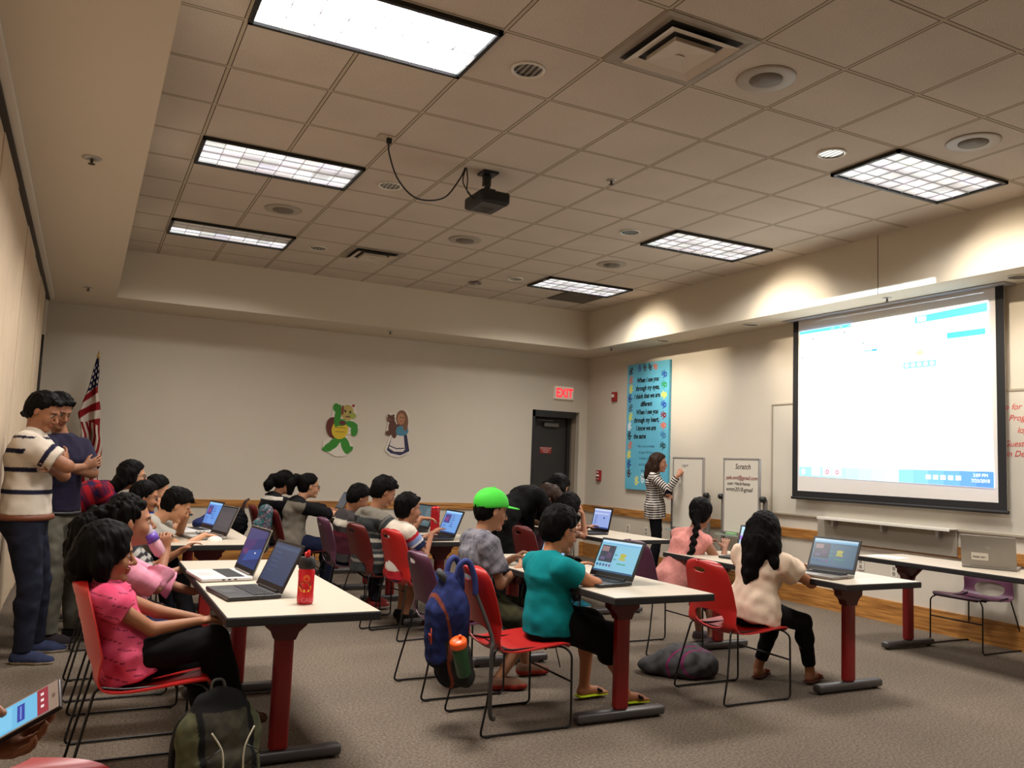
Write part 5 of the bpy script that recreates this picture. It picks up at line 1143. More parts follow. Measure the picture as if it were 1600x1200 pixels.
# man behind him in the navy polo
P = person('man in a navy polo and grey trousers with folded arms, behind the man in stripes', (-.74, .66, .92), (-.72, .66, 1.44), (-.775, .60, 1.645), yaw=-.75, face=(-.9, -.45), s=.99, hs=1.0, wide=1.08, h=.008,
  hands=[(-.70, .42, 1.24), (-.58, .50, 1.25)], feet=[(-.56, .78, .078), (-.72, .55, .078)], epole=((.8, .5, -.3), (-.3, -.9, -.4)), toe=(.3, .45), hand=({'dir': (-.6, -.5, .2), 'n': (-.5, .5, 0), 'curl': .3}, {'dir': (.9, .3, .4), 'n': (-.5, .6, 0), 'curl': .35}), skin=(138, 92, 66),
  top=dict(name='polo_shirt', col=(34, 30, 48), sleeve=.40, hem=-.01, inf=.016, collar=1, loose=1.1, flare=.86), bottom=dict(name='trousers', col=mottled((84, 80, 70), (104, 99, 86), .12), inf=.02, loose=1.15, belt=1),
  shoes=dict(col=(44, 38, 40), sole=(170, 160, 145)), hair=dict(tuft=5, th=.014))
belt_on(P, .177, .141, M_BLACK)
# woman in the plaid shirt leaning over the children
def plaid(V, ph, reg):
    a = ((ph / .085) % 1 < .5); b = (((V[:, 1] + V[:, 0] * .4) / .10) % 1 < .5); c = np.tile(C_((150, 24, 34)), (len(V), 1)); c[a ^ b] = C_((92, 22, 44)); c[a & b] = C_((34, 28, 66)); c[((ph / .085) % 1 < .07)] = C_((26, 22, 50)); return c
person('woman in a red and navy plaid shirt and glasses leaning forward over the children', (-.80, 1.33, .86), (-.385, 1.33, 1.06), (-.215, 1.33, 1.17), yaw=0, face=(0, -.08), s=.93, hs=.98, glasses=True, skin=(176, 128, 96), h=.008,
  hands=[(-.02, 1.50, .80), (-.06, 1.30, .80)], feet=[(-.78, 1.45, .075), (-.84, 1.20, .075)], top=dict(name='plaid_shirt', col=plaid, sleeve=.95, hem=.16, inf=.022, loose=1.2, h=.008), bottom=dict(name='jeans', col=(30, 34, 56)), shoes=dict(col=(60, 50, 46)),
  hair=dict(cover=1, line=-.01, chains=[dict(p=[(-.05, .05, .02), (-.085, .055, -.05), (-.11, .04, -.09), (-.15, .02, -.10)], r=[.06, .052, .045, .03]), dict(p=[(-.05, -.05, .02), (-.075, -.06, -.06), (-.11, -.05, -.10), (-.165, -.03, -.085)], r=[.06, .05, .045, .03]), dict(p=[(.0, -.075, .03), (.0, -.082, -.04)], r=[.028, .030])]))
# girl nearest the camera on the left, bright pink
pinkT = mottled((196, 62, 96), (226, 92, 124), .12, 3)
def pinkstripe(V, ph, reg): c = pinkT(V); m = (np.sin(V[:, 2] * 250 + 6 * np.sin(V[:, 0] * 14)) > .86) & (np.sin(V[:, 0] * 60 + V[:, 2] * 90 + V[:, 1] * 40) > .1); c[m] = C_((120, 44, 66)); return c
Pg = person('girl with a dark bob in a bright pink shirt, nearest on the left', (-.36, -2.26, .515), (-.48, -2.26, .80), (-.465, -2.265, .945), yaw=0, face=(-.02, -.12), s=.80, hs=1.0, skin=(150, 100, 68), h=.006,
  hands=[(-.03, -2.13, .62), (-.085, -2.31, .650)], feet=[(.06, -2.15, .08), (.085, -2.30, .255)], kpole=((.4, .1, 1), (.3, -.1, 1)), epole=(None, (-.1, -.3, -1)), hand=({'curl': .5, 'dir': (1, .1, .15), 'n': (0, 0, -1)}, {'dir': (1, .35, .1), 'n': (0, .2, -1), 'curl': .4}),
  top=dict(name='pink_shirt', col=pinkstripe, sleeve=.20, hem=.13, inf=.018, loose=1.25, wr=.006, h=.006), bottom=dict(name='black_trousers', col=(15, 13, 14), inf=.012, loose=1.25, taper=0), shoes=dict(col=(78, 50, 36), sole=(60, 44, 34)),
  hair=dict(cover=1, line=-.012, th=.022, chains=[dict(p=[(-.03, -.07, .03), (-.02, -.082, -.04), (-.005, -.075, -.085)], r=[.045, .043, .032]), dict(p=[(-.07, 0, .0), (-.085, 0, -.06), (-.08, 0, -.10)], r=[.07, .07, .05]), dict(p=[(-.03, .07, .03), (-.02, .082, -.04), (-.005, .075, -.085)], r=[.045, .043, .032]), dict(p=[(.045, -.055, .085), (.055, -.075, .03), (.03, -.082, -.02)], r=[.022, .02, .018])]))
# girl drinking
def ruffle(Q, L_):
    for i in (0, 1):
        e, w = L_['EL'][i], L_['WR'][i]; d = w - e; Q.rc(e + d * .12, e + d * .45, .042, .075, k=.01, flat=True)
Pd = person('girl in a pale pink blouse tilting a plastic bottle, second seat on the left', (-.33, -1.50, .52), (-.425, -1.50, .86), (-.345, -1.505, 1.015), yaw=0, face=(.0, .06), s=.84, hs=1.0, skin=(150, 102, 74), h=.0065,
  hands=[(.00, -1.36, .63), (-.165, -1.50, .865)], feet=[(.12, -1.42, .08), (.05, -1.60, .08)], epole=((0, .4, -1), (.15, -.5, -1)), hand=({'curl': .55, 'dir': (1, 0, .25), 'n': (0, -.4, .8)}, {'dir': (-.15, .15, 1), 'n': (.45, 1, 0), 'curl': .75}),
  top=dict(name='pale_pink_blouse', col=mottled((206, 128, 150), (220, 148, 166), .05, 5), sleeve=.52, hem=.12, inf=.016, extra=(ruffle,), h=.0065), bottom=dict(name='jeans', col=(28, 38, 72)), shoes=dict(col=(26, 24, 26)),
  hair=dict(line=.004, th=.014, chains=[dict(p=[(-.09, 0, .05), (-.15, 0, .04), (-.20, .0, -.03), (-.23, 0, -.11), (-.24, 0, -.18)], r=[.04, .05, .075, .07, .045]), dict(p=[(-.14, -.03, .05), (-.21, -.03, .0), (-.20, -.04, -.10)], r=[.03, .055, .05])], wr=.010))
t = empty('drink_bottle', (-.262, -1.505, .935), label='clear plastic bottle of pink drink held by the girl in pale pink', cat='bottle')
t.rotation_euler = (0, math.radians(148), 0)
bm = bmesh.new(); lathe(bm, [(.012, -.07), (.013, -.045), (.031, -.02), (.033, .03), (.030, .06), (.033, .09), (.031, .135), (.026, .14)], n=22); from_bm('bottle_body', bm, mat('clear_plastic', (226, 214, 226), .12, alpha=.42), t, True)
t.location = (-.205, -1.505, .875); 
bm = bmesh.new(); lathe(bm, [(.011, -.055), (.028, -.018), (.030, .045), (.0295, .046)], n=22); from_bm('pink_drink', bm, mat('pink_liquid', (196, 40, 70), .2), t, True)
bm = bmesh.new(); lathe(bm, [(.0338, .05), (.0338, .095)], n=22); from_bm('label_band', bm, mat('purple_label', (96, 60, 160), .4), t, True)
t.rotation_euler = (0, math.radians(-32 + 0), 0)
# child hidden behind them
person('child in a black and white striped shirt half hidden behind the drinking girl', (-.36, -.76, .52), (-.33, -.76, .85), (-.33, -.77, 1.0), yaw=0, face=(.1, -.15), s=.82, hs=.94, h=.010,
  hands=[(.0, -.66, .78), (.02, -.86, .70)], feet=[(.15, -.66, .08), (.10, -.86, .08)], top=dict(name='striped_shirt', col=stripes(.05, .5, (38, 36, 40), (150, 146, 138)), sleeve=.45), bottom=dict(col=(16, 15, 17)), shoes=dict(col=(22, 20, 20), sole=(60, 60, 60)), hair=dict(tuft=8))
# boy in grey with his hand on his forehead
P = person('boy in a light grey shirt leaning his forehead on his hand over a laptop', (-.27, .52, .52), (-.10, .50, .865), (.065, .505, .985), yaw=0, face=(0, -.55), s=.92, hs=.96, skin=(182, 130, 96), h=.0075,
  hands=[(.155, .585, .93), (.27, .47, .765)], feet=[(.25, .62, .08), (.2, .40, .08)], epole=((.6, .7, -.6), (-.1, -.7, -.8)), hand=({'dir': (-.15, -.1, .9), 'n': (-1, 0, 0), 'curl': .55}, {'dir': (1, .1, -.1), 'n': (0, 0, -1), 'curl': .30}),
  top=dict(name='grey_shirt', col=bandcol((150, 144, 134), [], ()), sleeve=.33, hem=.10, inf=.018, loose=1.25, wr=.006), bottom=dict(col=(24, 23, 26)), shoes=dict(col=(40, 38, 40)), hair=dict(tuft=11, th=.02))
w = P['WR'][0]; bm = bmesh.new(); tube(bm, [tuple(w - V3(0, 0, .02) + .027 * V3(math.cos(a), math.sin(a), 0) - P['O']) for a in np.linspace(0, 2 * PI, 21)[:-1]], .008, n=8, closed=True); from_bm('wristband', bm, M_BLACK, P['T'], True)
person('child with glasses and a hand at the mouth, just beyond the boy in grey', (-.30, 1.10, .52), (-.20, 1.08, .88), (-.125, 1.03, 1.02), yaw=0, face=(-.1, -.2), s=.84, hs=.95, glasses=True, skin=(170, 116, 84), h=.009,
  hands=[(.10, 1.24, .79), (-.01, 1.02, .93)], feet=[(.15, 1.2, .08), (.10, 1.0, .08)], epole=(None, (.5, -.5, -.6)), hand=({}, {'dir': (-.2, .1, 1), 'n': (-.8, .5, 0), 'curl': .9}),
  top=dict(name='dark_top', col=(70, 26, 44), sleeve=.6), bottom=dict(col=(30, 30, 40)), shoes=dict(col=(40, 38, 40)), hair=dict(cover=1, line=-.01, chains=[dict(p=[(-.05, 0, 0), (-.08, 0, -.10)], r=[.08, .06])]))
person('child farthest along the left tables, face beside the woman in plaid', (-.20, 1.60, .52), (-.08, 1.60, .90), (.0, 1.58, 1.05), yaw=0, face=(-.15, -.3), s=.86, hs=.95, skin=(184, 134, 100), h=.009,
  hands=[(.18, 1.70, .79), (.2, 1.50, .80)], feet=[(.2, 1.70, .08), (.2, 1.5, .08)], top=dict(name='blue_top', col=(36, 48, 110), sleeve=.5), bottom=dict(col=(30, 30, 40)), shoes=dict(col=(40, 38, 40)), hair=dict(cover=1, line=-.005))
# ---- middle column, rear to front
person('child with a ponytail in a black jacket, farthest back in the room', (1.28, 3.18, .52), (1.30, 3.18, .92), (1.42, 3.18, 1.085), yaw=.1, face=(.2, -.3), s=.92, hs=1.0, h=.010,
  hands=[(1.92, 3.3, .80), (1.92, 3.08, .80)], feet=[(1.7, 3.3, .08), (1.7, 3.05, .08)], top=dict(name='black_jacket', col=bandcol((18, 17, 20), [(.38, .42, (190, 182, 170))], ()), sleeve=.9, inf=.035, collar=1), bottom=dict(col=(20, 20, 24)), shoes=dict(col=(30, 30, 30)),
  hair=dict(cover=1, chains=[dict(p=[(-.09, 0, .05), (-.14, .0, .0), (-.17, 0, -.08), (-.17, 0, -.13)], r=[.03, .055, .055, .03])]))
def raglan(V, ph, reg): c = np.tile(C_((112, 104, 92)), (len(V), 1)); c[(reg > 0)] = C_((17, 16, 18)); c[(reg == 0) & (ph > .40)] = C_((17, 16, 18)); return c
P = person('girl with glasses in a raglan shirt with grey body and black sleeves, typing', (1.36, 2.45, .52), (1.40, 2.45, .93), (1.515, 2.45, 1.08), yaw=0, face=(0, -.12), s=.94, hs=.98, glasses=True, skin=(186, 134, 102), h=.009,
  hands=[(1.98, 2.56, .785), (1.90, 2.36, .785)], feet=[(1.75, 2.55, .08), (1.72, 2.33, .08)], top=dict(name='raglan_shirt', col=raglan, sleeve=.66, inf=.02, loose=1.15), bottom=dict(name='jeans', col=(24, 30, 54)), shoes=dict(col=(40, 36, 36)),
  hair=dict(line=.002, chains=[dict(p=[(-.09, 0, .07), (-.15, 0, .06), (-.19, 0, .0), (-.19, 0, -.10)], r=[.03, .045, .05, .03])]))
bm = bmesh.new(); bmesh.ops.create_icosphere(bm, subdivisions=2, radius=.022); from_bm('hair_tie', bm, mat('scrunchie', (200, 178, 156), .8), P['T'], True, loc=Vector(P['HL'](-.10, 0, .085) - P['O']))
person('child in a white, black and maroon banded shirt bending over the table', (1.60, 1.42, .52), (1.64, 1.40, .87), (1.715, 1.36, 1.02), yaw=.2, face=(.15, -.5), s=.84, hs=.97, h=.009,
  hands=[(1.98, 1.50, .785), (1.98, 1.30, .785)], feet=[(1.95, 1.5, .08), (1.9, 1.3, .08)], top=dict(name='banded_shirt', col=bandcol((58, 54, 54), [(.24, .30, (190, 180, 164)), (.15, .19, (80, 24, 34)), (.0, .15, (56, 18, 26))], [(.0, .05, (190, 180, 164))]), sleeve=.35, inf=.018), bottom=dict(col=(30, 28, 40)), shoes=dict(col=(120, 40, 40)), hair=dict(tuft=12, cover=1, line=.006))
P = person('boy in a grey hooded tee with pale stripes reaching toward his neighbour', (1.66, .76, .52), (1.665, .745, .925), (1.745, .72, 1.105), yaw=.25, face=(-.05, -.45), s=.96, hs=1.0, skin=(160, 110, 80), h=.008,
  hands=[(1.80, .60, .63), (2.00, .48, .90)], feet=[(2.0, .85, .08), (1.95, .62, .08)], epole=((.2, .6, -1), (.2, -.5, -.6)), hand=({'curl': .5}, {'dir': (1, -.3, 0), 'curl': .35}),
  top=dict(name='hooded_tee', col=bandcol((50, 52, 52), [(.05, .075, (158, 152, 140)), (.10, .115, (96, 92, 88)), (.17, .20, (186, 178, 162)), (.24, .255, (108, 104, 98)), (.29, .32, (40, 42, 44)), (.0, .02, (120, 116, 106)), (.37, .6, (112, 106, 96))], [(.07, .085, (96, 92, 88)), (.12, .15, (186, 178, 162)), (.17, .19, (108, 104, 98))]), sleeve=.38, inf=.020, hood=1, loose=1.2), bottom=dict(name='black_shorts', col=(17, 16, 18), len=.62, loose=1.3), shoes=dict(col=(26, 24, 24), sole=(70, 60, 54)), hair=dict(tuft=14, th=.02))
P13 = person('boy in a red, white and blue shirt typing at the second-row table', (1.76, .22, .52), (1.735, .21, .855), (1.785, .205, .995), yaw=.1, face=(.12, -.05), s=.80, hs=.97, skin=(160, 108, 80), h=.008,
  hands=[(2.05, .34, .785), (1.97, .14, .80)], feet=[(2.05, .32, .08), (2.0, .12, .08)], epole=(None, (-.2, -.4, -1)), hand=({}, {'dir': (.8, .2, .5), 'curl': .35}),
  top=dict(name='red_white_and_blue_shirt', col=bandcol((168, 34, 44), [(.25, .6, (204, 192, 176)), (.0, .10, (186, 176, 166))], [(.0, .04, (204, 192, 176)), (.04, .085, (168, 34, 44)), (.085, .125, (120, 134, 176)), (.125, .14, (196, 190, 184)), (.14, .3, (30, 36, 66))]), sleeve=.36, inf=.017, loose=1.2), bottom=dict(name='blue_shorts', col=(28, 58, 118), len=.6, loose=1.3), shoes=dict(col=(46, 26, 20)), hair=dict(tuft=16, th=.017))
# ---- front middle table
person('boy in a bright green cap and a mottled grey shirt', (1.65, -1.37, .52), (1.70, -1.37, .925), (1.765, -1.38, 1.085), yaw=0, face=(-.02, -.18), s=.90, hs=1.0, wide=.92, skin=(160, 112, 82), h=.007,
  hands=[(1.98, -1.30, .775), (1.955, -1.44, .735)], feet=[(2.12, -1.26, .08), (1.80, -1.52, .08)], epole=(None, (-.2, -.35, -1)), kpole=(None, (.7, -.2, .6)), toe=(0, -.25), hand=({'curl': .7}, {'dir': (1, .4, .2), 'curl': .7, 'n': (0, .7, -.5)}),
  top=dict(name='mottled_shirt', col=mottled((70, 68, 76), (132, 128, 134), .05, 7), sleeve=.37, hem=.12, inf=.02, loose=1.3, wr=.005), bottom=dict(name='shorts', col=mottled((36, 34, 28), (70, 68, 44), .09, 9), len=.60, loose=1.35), shoes=dict(col=(110, 80, 62), sole=(150, 50, 40), st=.03), hair=dict(line=-.01, th=.008))
capP = None
Pt = person('boy with glasses in a teal shirt and black shorts using the large laptop', (1.81, -2.08, .525), (1.80, -2.08, .865), (1.875, -2.07, 1.025), yaw=.05, face=(.06, -.28), s=.90, hs=1.03, wide=1.06, elb=(None, (2.0, -2.27, .742)), glasses=True, skin=(172, 112, 76), h=.006,
  hands=[(2.08, -1.87, .775), (2.035, -1.99, .775)], feet=[(2.20, -1.86, .085), (2.35, -2.06, .085)], epole=((.2, .7, -.6), (.55, -.85, -.6)), kpole=((.8, .1, .25), (.8, -.1, .25)), toe=(.05, -.1), hand=({'curl': .3}, {'dir': (.6, .75, .1), 'curl': .35}),
  top=dict(name='teal_shirt', col=mottled((0, 108, 112), (6, 122, 124), .3, 2), sleeve=.21, hem=.075, inf=.016, loose=1.12, wr=.003, h=.006, flare=.92), bottom=dict(name='black_shorts', col=(15, 14, 15), len=.66, loose=1.6, inf=.016), shoes=dict(name='flip_flop', flip=1, col=(40, 36, 34), sole=(190, 214, 40), st=.022), hair=dict(tuft=21, th=.017, nape=-.085))
# ---- right column, second row
def longhair(pts, r, k=.03): return dict(p=pts, r=r, k=k)
person('woman in black with long brown hair bending low over a child', (3.02, .98, .90), (3.37, 1.02, 1.12), (3.53, 1.05, 1.06), yaw=.1, face=(.1, -.95), s=.96, hs=1.0, h=.009, skin=(168, 118, 88),
  hands=[(3.75, 1.3, .80), (3.72, .95, .80)], feet=[(3.0, 1.15, .075), (2.98, .88, .075)], top=dict(name='black_top', col=(13, 12, 13), sleeve=.95, inf=.022, hem=.14, loose=1.1), bottom=dict(name='black_trousers', col=(13, 12, 13), inf=.02, loose=1.3), shoes=dict(col=(20, 20, 20)),
  hair=dict(cover=1, mat=M_HAIRB, chains=[longhair([(.0, -.05, .10), (.05, -.085, .08), (.10, -.09, .05), (.15, -.085, .0)], [.055, .06, .055, .03]), longhair([(.0, .05, .10), (.05, .085, .08), (.10, .09, .05), (.15, .085, .0)], [.055, .06, .055, .03]), longhair([(-.06, 0, .06), (0, 0, .12), (.08, 0, .12)], [.07, .06, .04])]))
person('child in an orange top mostly hidden by the woman in black', (3.30, 1.55, .52), (3.42, 1.55, .88), (3.50, 1.55, 1.02), yaw=0, face=(0, -.2), s=.84, hs=.95, h=.010, skin=(176, 124, 92),
  hands=[(3.85, 1.62, .785), (3.85, 1.45, .785)], feet=[(3.75, 1.6, .08), (3.7, 1.45, .08)], top=dict(name='orange_top', col=(212, 84, 60), sleeve=.2), bottom=dict(col=(30, 30, 40)), shoes=dict(col=(60, 60, 60)), hair=dict(line=0))
person('dark-haired woman leaning in behind the girl resting her head on her hand', (3.42, 1.32, .92), (3.68, 1.30, 1.10), (3.80, 1.27, 1.17), yaw=0, face=(-.15, -.75), s=.95, hs=1.0, h=.009, skin=(182, 132, 100),
  hands=[(3.95, 1.5, .80), (3.95, 1.12, .80)], feet=[(3.40, 1.45, .075), (3.38, 1.22, .075)], top=dict(name='dark_top', col=(28, 22, 26), sleeve=.9), bottom=dict(col=(20, 18, 22)), shoes=dict(col=(40, 40, 44)),
  hair=dict(cover=1, line=.0, chains=[longhair([(-.04, -.06, .04), (.0, -.09, -.02), (.06, -.095, -.06)], [.06, .05, .03]), longhair([(-.04, .06, .04), (.0, .09, -.02), (.06, .095, -.06)], [.06, .05, .03]), longhair([(-.06, 0, .0), (-.09, 0, -.08), (-.05, -.05, -.14)], [.075, .06, .04])]))
person('girl resting her head on her hand with her elbow on the second-row table', (3.46, .98, .52), (3.56, .86, .86), (3.65, .78, 1.0), yaw=.05, face=(.15, -.35), s=.86, hs=1.0, h=.008, skin=(156, 106, 80),
  hands=[(3.95, .95, .785), (3.765, .73, .93)], feet=[(3.85, 1.05, .08), (3.8, .85, .08)], epole=(None, (.9, -.25, -.7)), hand=({}, {'dir': (-.35, .1, .9), 'n': (-.6, .6, 0), 'curl': .7}), top=dict(name='maroon_top', col=(70, 40, 50), sleeve=.15), bottom=dict(name='leggings', col=(16, 15, 17)), shoes=dict(col=(40, 120, 140)),
  hair=dict(cover=1, line=.002, chains=[longhair([(-.05, -.05, 0), (-.06, -.065, -.08), (-.07, -.05, -.18)], [.06, .055, .04]), longhair([(-.07, .03, 0), (-.09, .03, -.10), (-.08, .0, -.20)], [.065, .06, .04]), longhair([(.01, -.08, .05), (.01, -.085, -.03)], [.03, .028])]))
# ---- front right table
Pb = person('girl with a long braid in a sleeveless salmon blouse, seen from behind', (3.66, -.82, .52), (3.86, -.82, .885), (3.93, -.825, 1.045), yaw=.28, face=(.5, -.12), s=.88, hs=.98, skin=(140, 94, 68), h=.007,
  hands=[(4.12, -.62, .775), (4.10, -.92, .775)], feet=[(4.02, -.72, .08), (3.95, -.95, .08)], top=dict(name='salmon_blouse', col=mottled((206, 132, 124), (220, 150, 140), .03, 6), sleeve=.0, hem=.12, inf=.015, collar=1), bottom=dict(name='capri_trousers', col=(120, 60, 70), len=.72), shoes=dict(col=(90, 80, 84)),
  hair=dict(cover=1, line=-.004, chains=[dict(p=[(-.10, .0, -.02), (-.125, -.01, -.08)] + [(-.135 - .012 * k, -.02 + (.010 if k % 2 else -.010), -.12 - .032 * k) for k in range(10)] + [(-.25, -.02, -.48)], r=[.05, .032] + [.024, .019] * 5 + [.008], k=.006)]))
P21 = person('girl with loose long dark hair and glasses in a flowing white blouse', (3.33, -2.06, .525), (3.42, -2.07, .87), (3.435, -2.06, 1.01), yaw=.30, face=(.55, -.12), s=.90, hs=1.0, glasses=True, skin=(158, 104, 72), h=.0065,
  hands=[(3.84, -1.90, .775), (3.73, -2.03, .765)], feet=[(3.62, -1.82, .08), (3.86, -2.05, .085)], epole=(None, (.85, -.75, -.75)), kpole=((.8, 0, .3), (.7, -.15, .75)), toe=(.2, .1), hand=({'curl': .4}, {'dir': (.3, .9, .1), 'curl': .4}),
  top=dict(name='white_blouse', col=mottled((206, 182, 158), (218, 196, 172), .15, 4), sleeve=.24, hem=.15, inf=.022, loose=1.3, wr=.007, h=.0065, flare=1.08), bottom=dict(name='black_leggings', col=(15, 14, 15), len=.93, inf=.006), shoes=dict(name='sandal', flip=1, col=(150, 80, 74), sole=(90, 50, 44)),
  hair=dict(cover=1, line=-.004, th=.018, chains=[longhair([(-.06, .0, .02), (-.095, .01, -.08), (-.11, .03, -.18), (-.12, .05, -.28), (-.115, .06, -.36)], [.085, .085, .07, .05, .02]), longhair([(-.05, -.05, 0), (-.09, -.075, -.10), (-.10, -.10, -.20), (-.09, -.10, -.25)], [.07, .05, .03, .012]), longhair([(-.04, .07, .02), (-.06, .08, -.08), (-.09, .09, -.20)], [.04, .045, .02])]))
# ---- the teacher at the easel
def tstripe(V, ph, reg): return np.where((((ph + 5) / .030) % 1 < .52)[:, None], C_((28, 27, 38)), C_((206, 196, 184)))
person('woman in a black and white striped top writing on the left easel', (6.03, 2.62, .90), (5.99, 2.60, 1.34), (6.03, 2.555, 1.475), yaw=-.75, face=(-.72, -.10), s=.90, hs=.97, skin=(176, 122, 94), h=.0075,
  hands=[(6.09, 2.42, 1.07), (6.085, 2.22, 1.325)], feet=[(6.12, 2.76, .075), (6.02, 2.62, .075)], epole=((.6, .2, -.8), (.1, -.3, -1)), toe=(.3, .2), hand=({'curl': .5}, {'dir': (.5, -.3, .75), 'n': (.6, .5, -.2), 'curl': .85}),
  top=dict(name='striped_top', col=tstripe, sleeve=.92, hem=.14, inf=.012, loose=1.05, h=.006, wr=.002, flare=1.05), bottom=dict(name='black_trousers', col=(15, 15, 19), inf=.008), shoes=dict(col=(24, 22, 24), sole=(190, 184, 176)),
  hair=dict(cover=1, line=-.004, mat=M_HAIRB, chains=[longhair([(-.05, .0, .02), (-.085, 0, -.08), (-.10, 0, -.18), (-.095, 0, -.28)], [.08, .08, .07, .035]), longhair([(-.03, -.07, .02), (-.02, -.085, -.07), (-.05, -.08, -.18)], [.045, .04, .03])]))
# ---- the person at the lower left holding a phone (only the hand is in the picture)
hp_ = CAMP + (CR * (-.591) + CU * (-.3985) + CF) * 1.35
d_ = (CR * .85 + CU * .45 + CF * .275).normalized(); w_ = CR * .46 - CU * .38 - CF * .8; w_ = (w_ - d_ * w_.dot(d_)).normalized(); n_ = w_.cross(d_)
dh = V3(*(CR * .90 + CU * .12 + CF * .15)); pc = V3(*hp_) - V3(*n_) * .030 - V3(*d_) * .045 - V3(*w_) * .004
Hn = np.array(hp_); 
Pp = person('seated person at the lower left edge whose hand holds a phone', (-.90, -5.12, .50), (-.89, -5.12, .92), (-.87, -5.12, 1.08), yaw=.15, face=(.1, -.4), s=.95, hs=1.0, skin=(164, 108, 78), h=.006,
  hands=[tuple(pc - dh * .05), (-.68, -5.35, .60)], feet=[(-.55, -4.95, .08), (-.53, -5.3, .08)], epole=((-.2, .3, -1), (-.5, -.6, -1)), hand=({'dir': tuple(dh), 'n': tuple(n_), 'curl': .30, 'sc': 1.0, 'over': 1}, {}),
  top=dict(name='dark_shirt', col=(40, 36, 34), sleeve=.45, h=.009), bottom=dict(col=(30, 30, 36)), shoes=dict(col=(40, 38, 38)), hair=dict(tuft=30, h=.009))

# ---- cap of the boy
cp = None
for o in COL.objects:
    if o.name.startswith('person') and 'green cap' in str(o.get('label', '')): cp = o
hd = V3(1.765, -1.38, 1.085); A = axes(-.02, -.18); M_CAPG = mat('cap_green', (58, 190, 44), .75, bump=.15, bscale=200)
def CL(x, y, z): return hd + A[0] * x + A[1] * y + A[2] * z
Q = Soft(); Q.ell(CL(-.012, 0, .045), A, (.118, .096, .102), k=.01); Q.cut(CL(0, 0, .024), -A[2] * .97 + A[0] * .24, .2)
V, F = Q.mesh(.006); V = smoothv(V, F, 2, .4)
np_mesh('cap_crown', V - V3(cp.location), F, M_CAPG, cp, cols=np.tile(np.array(lin((58, 190, 44))), (len(V), 1)))
bm = bmesh.new(); n = 16; rows = []
for j in range(5):
    rr = j / 4; rows.append([bm.verts.new(Vector(CL(.075 + (.012 + .102 * rr) * math.cos(a) , (.082 + .004 * rr) * math.sin(a), .050 - .004 * rr * math.cos(a) + .004 - .012 * abs(math.sin(a)) ** 2) - V3(cp.location))) for a in np.linspace(-PI / 2, PI / 2, n)])
for j in range(4):
    for i in range(n - 1): bm.faces.new((rows[j][i], rows[j][i + 1], rows[j + 1][i + 1], rows[j + 1][i]))
bmesh.ops.recalc_face_normals(bm, faces=bm.faces); bmesh.ops.solidify(bm, geom=list(bm.faces), thickness=.006); from_bm('cap_brim', bm, M_CAPG, cp, True)
bm = bmesh.new(); bmesh.ops.create_icosphere(bm, subdivisions=2, radius=.008); from_bm('cap_button', bm, M_CAPG, cp, True, loc=Vector(CL(-.012, 0, .148) - V3(cp.location)))
# ---- phone
t = empty('phone', tuple(hp_), label='white phone with a lit blue screen held at the lower left', cat='phone')
MR = Matrix((w_, d_, n_)).transposed()
bm = bmesh.new(); box(bm, (0, 0, 0), (.070, .146, .009), bev=.004, seg=3); bmesh.ops.rotate(bm, verts=bm.verts, cent=(0, 0, 0), matrix=MR); from_bm('case', bm, mat('phone_case', (46, 26, 26), .4), t, True)
flat_art('front_glass', [(rect(0, 0, .064, .140), (206, 186, 176)), (ell2(.032, .132, .0055, .003), (150, 130, 120))], M_VC, MR @ Vector((-.032, -.070, .0046)), w_, d_, t, eps=.0001)
flat_art('display', [(rect(0, 0, .058, .108), (110, 186, 226)), (rect(0, .090, .058, .108), (150, 40, 56)), (rect(.010, .058, .048, .070), (36, 60, 160)), (rect(.014, .0625, .044, .065), (120, 150, 220)), (rect(.01, .096, .016, .101), (240, 220, 220)), (rect(.024, .096, .030, .101), (240, 220, 220)), (rect(.038, .096, .044, .101), (240, 220, 220)), (rect(.005, .02, .053, .05), (126, 200, 236))], M_SCREEN, MR @ Vector((-.029, -.054, .0049)), w_, d_, t, eps=.00008)

# ================================================================== BAGS
def bag(name, loc, rz, label, build, col, hv=.008, cat='backpack', wr=(.004, .08, 4), extra=None):
    t = empty(name, loc, rz, label, cat); Q = Soft(); build(Q); make('bag_body', Q, hv, M_CLOTH, t, (0, 0, 0), col, wr=wr)
    if extra: extra(t)
    return t
I3 = np.eye(3)
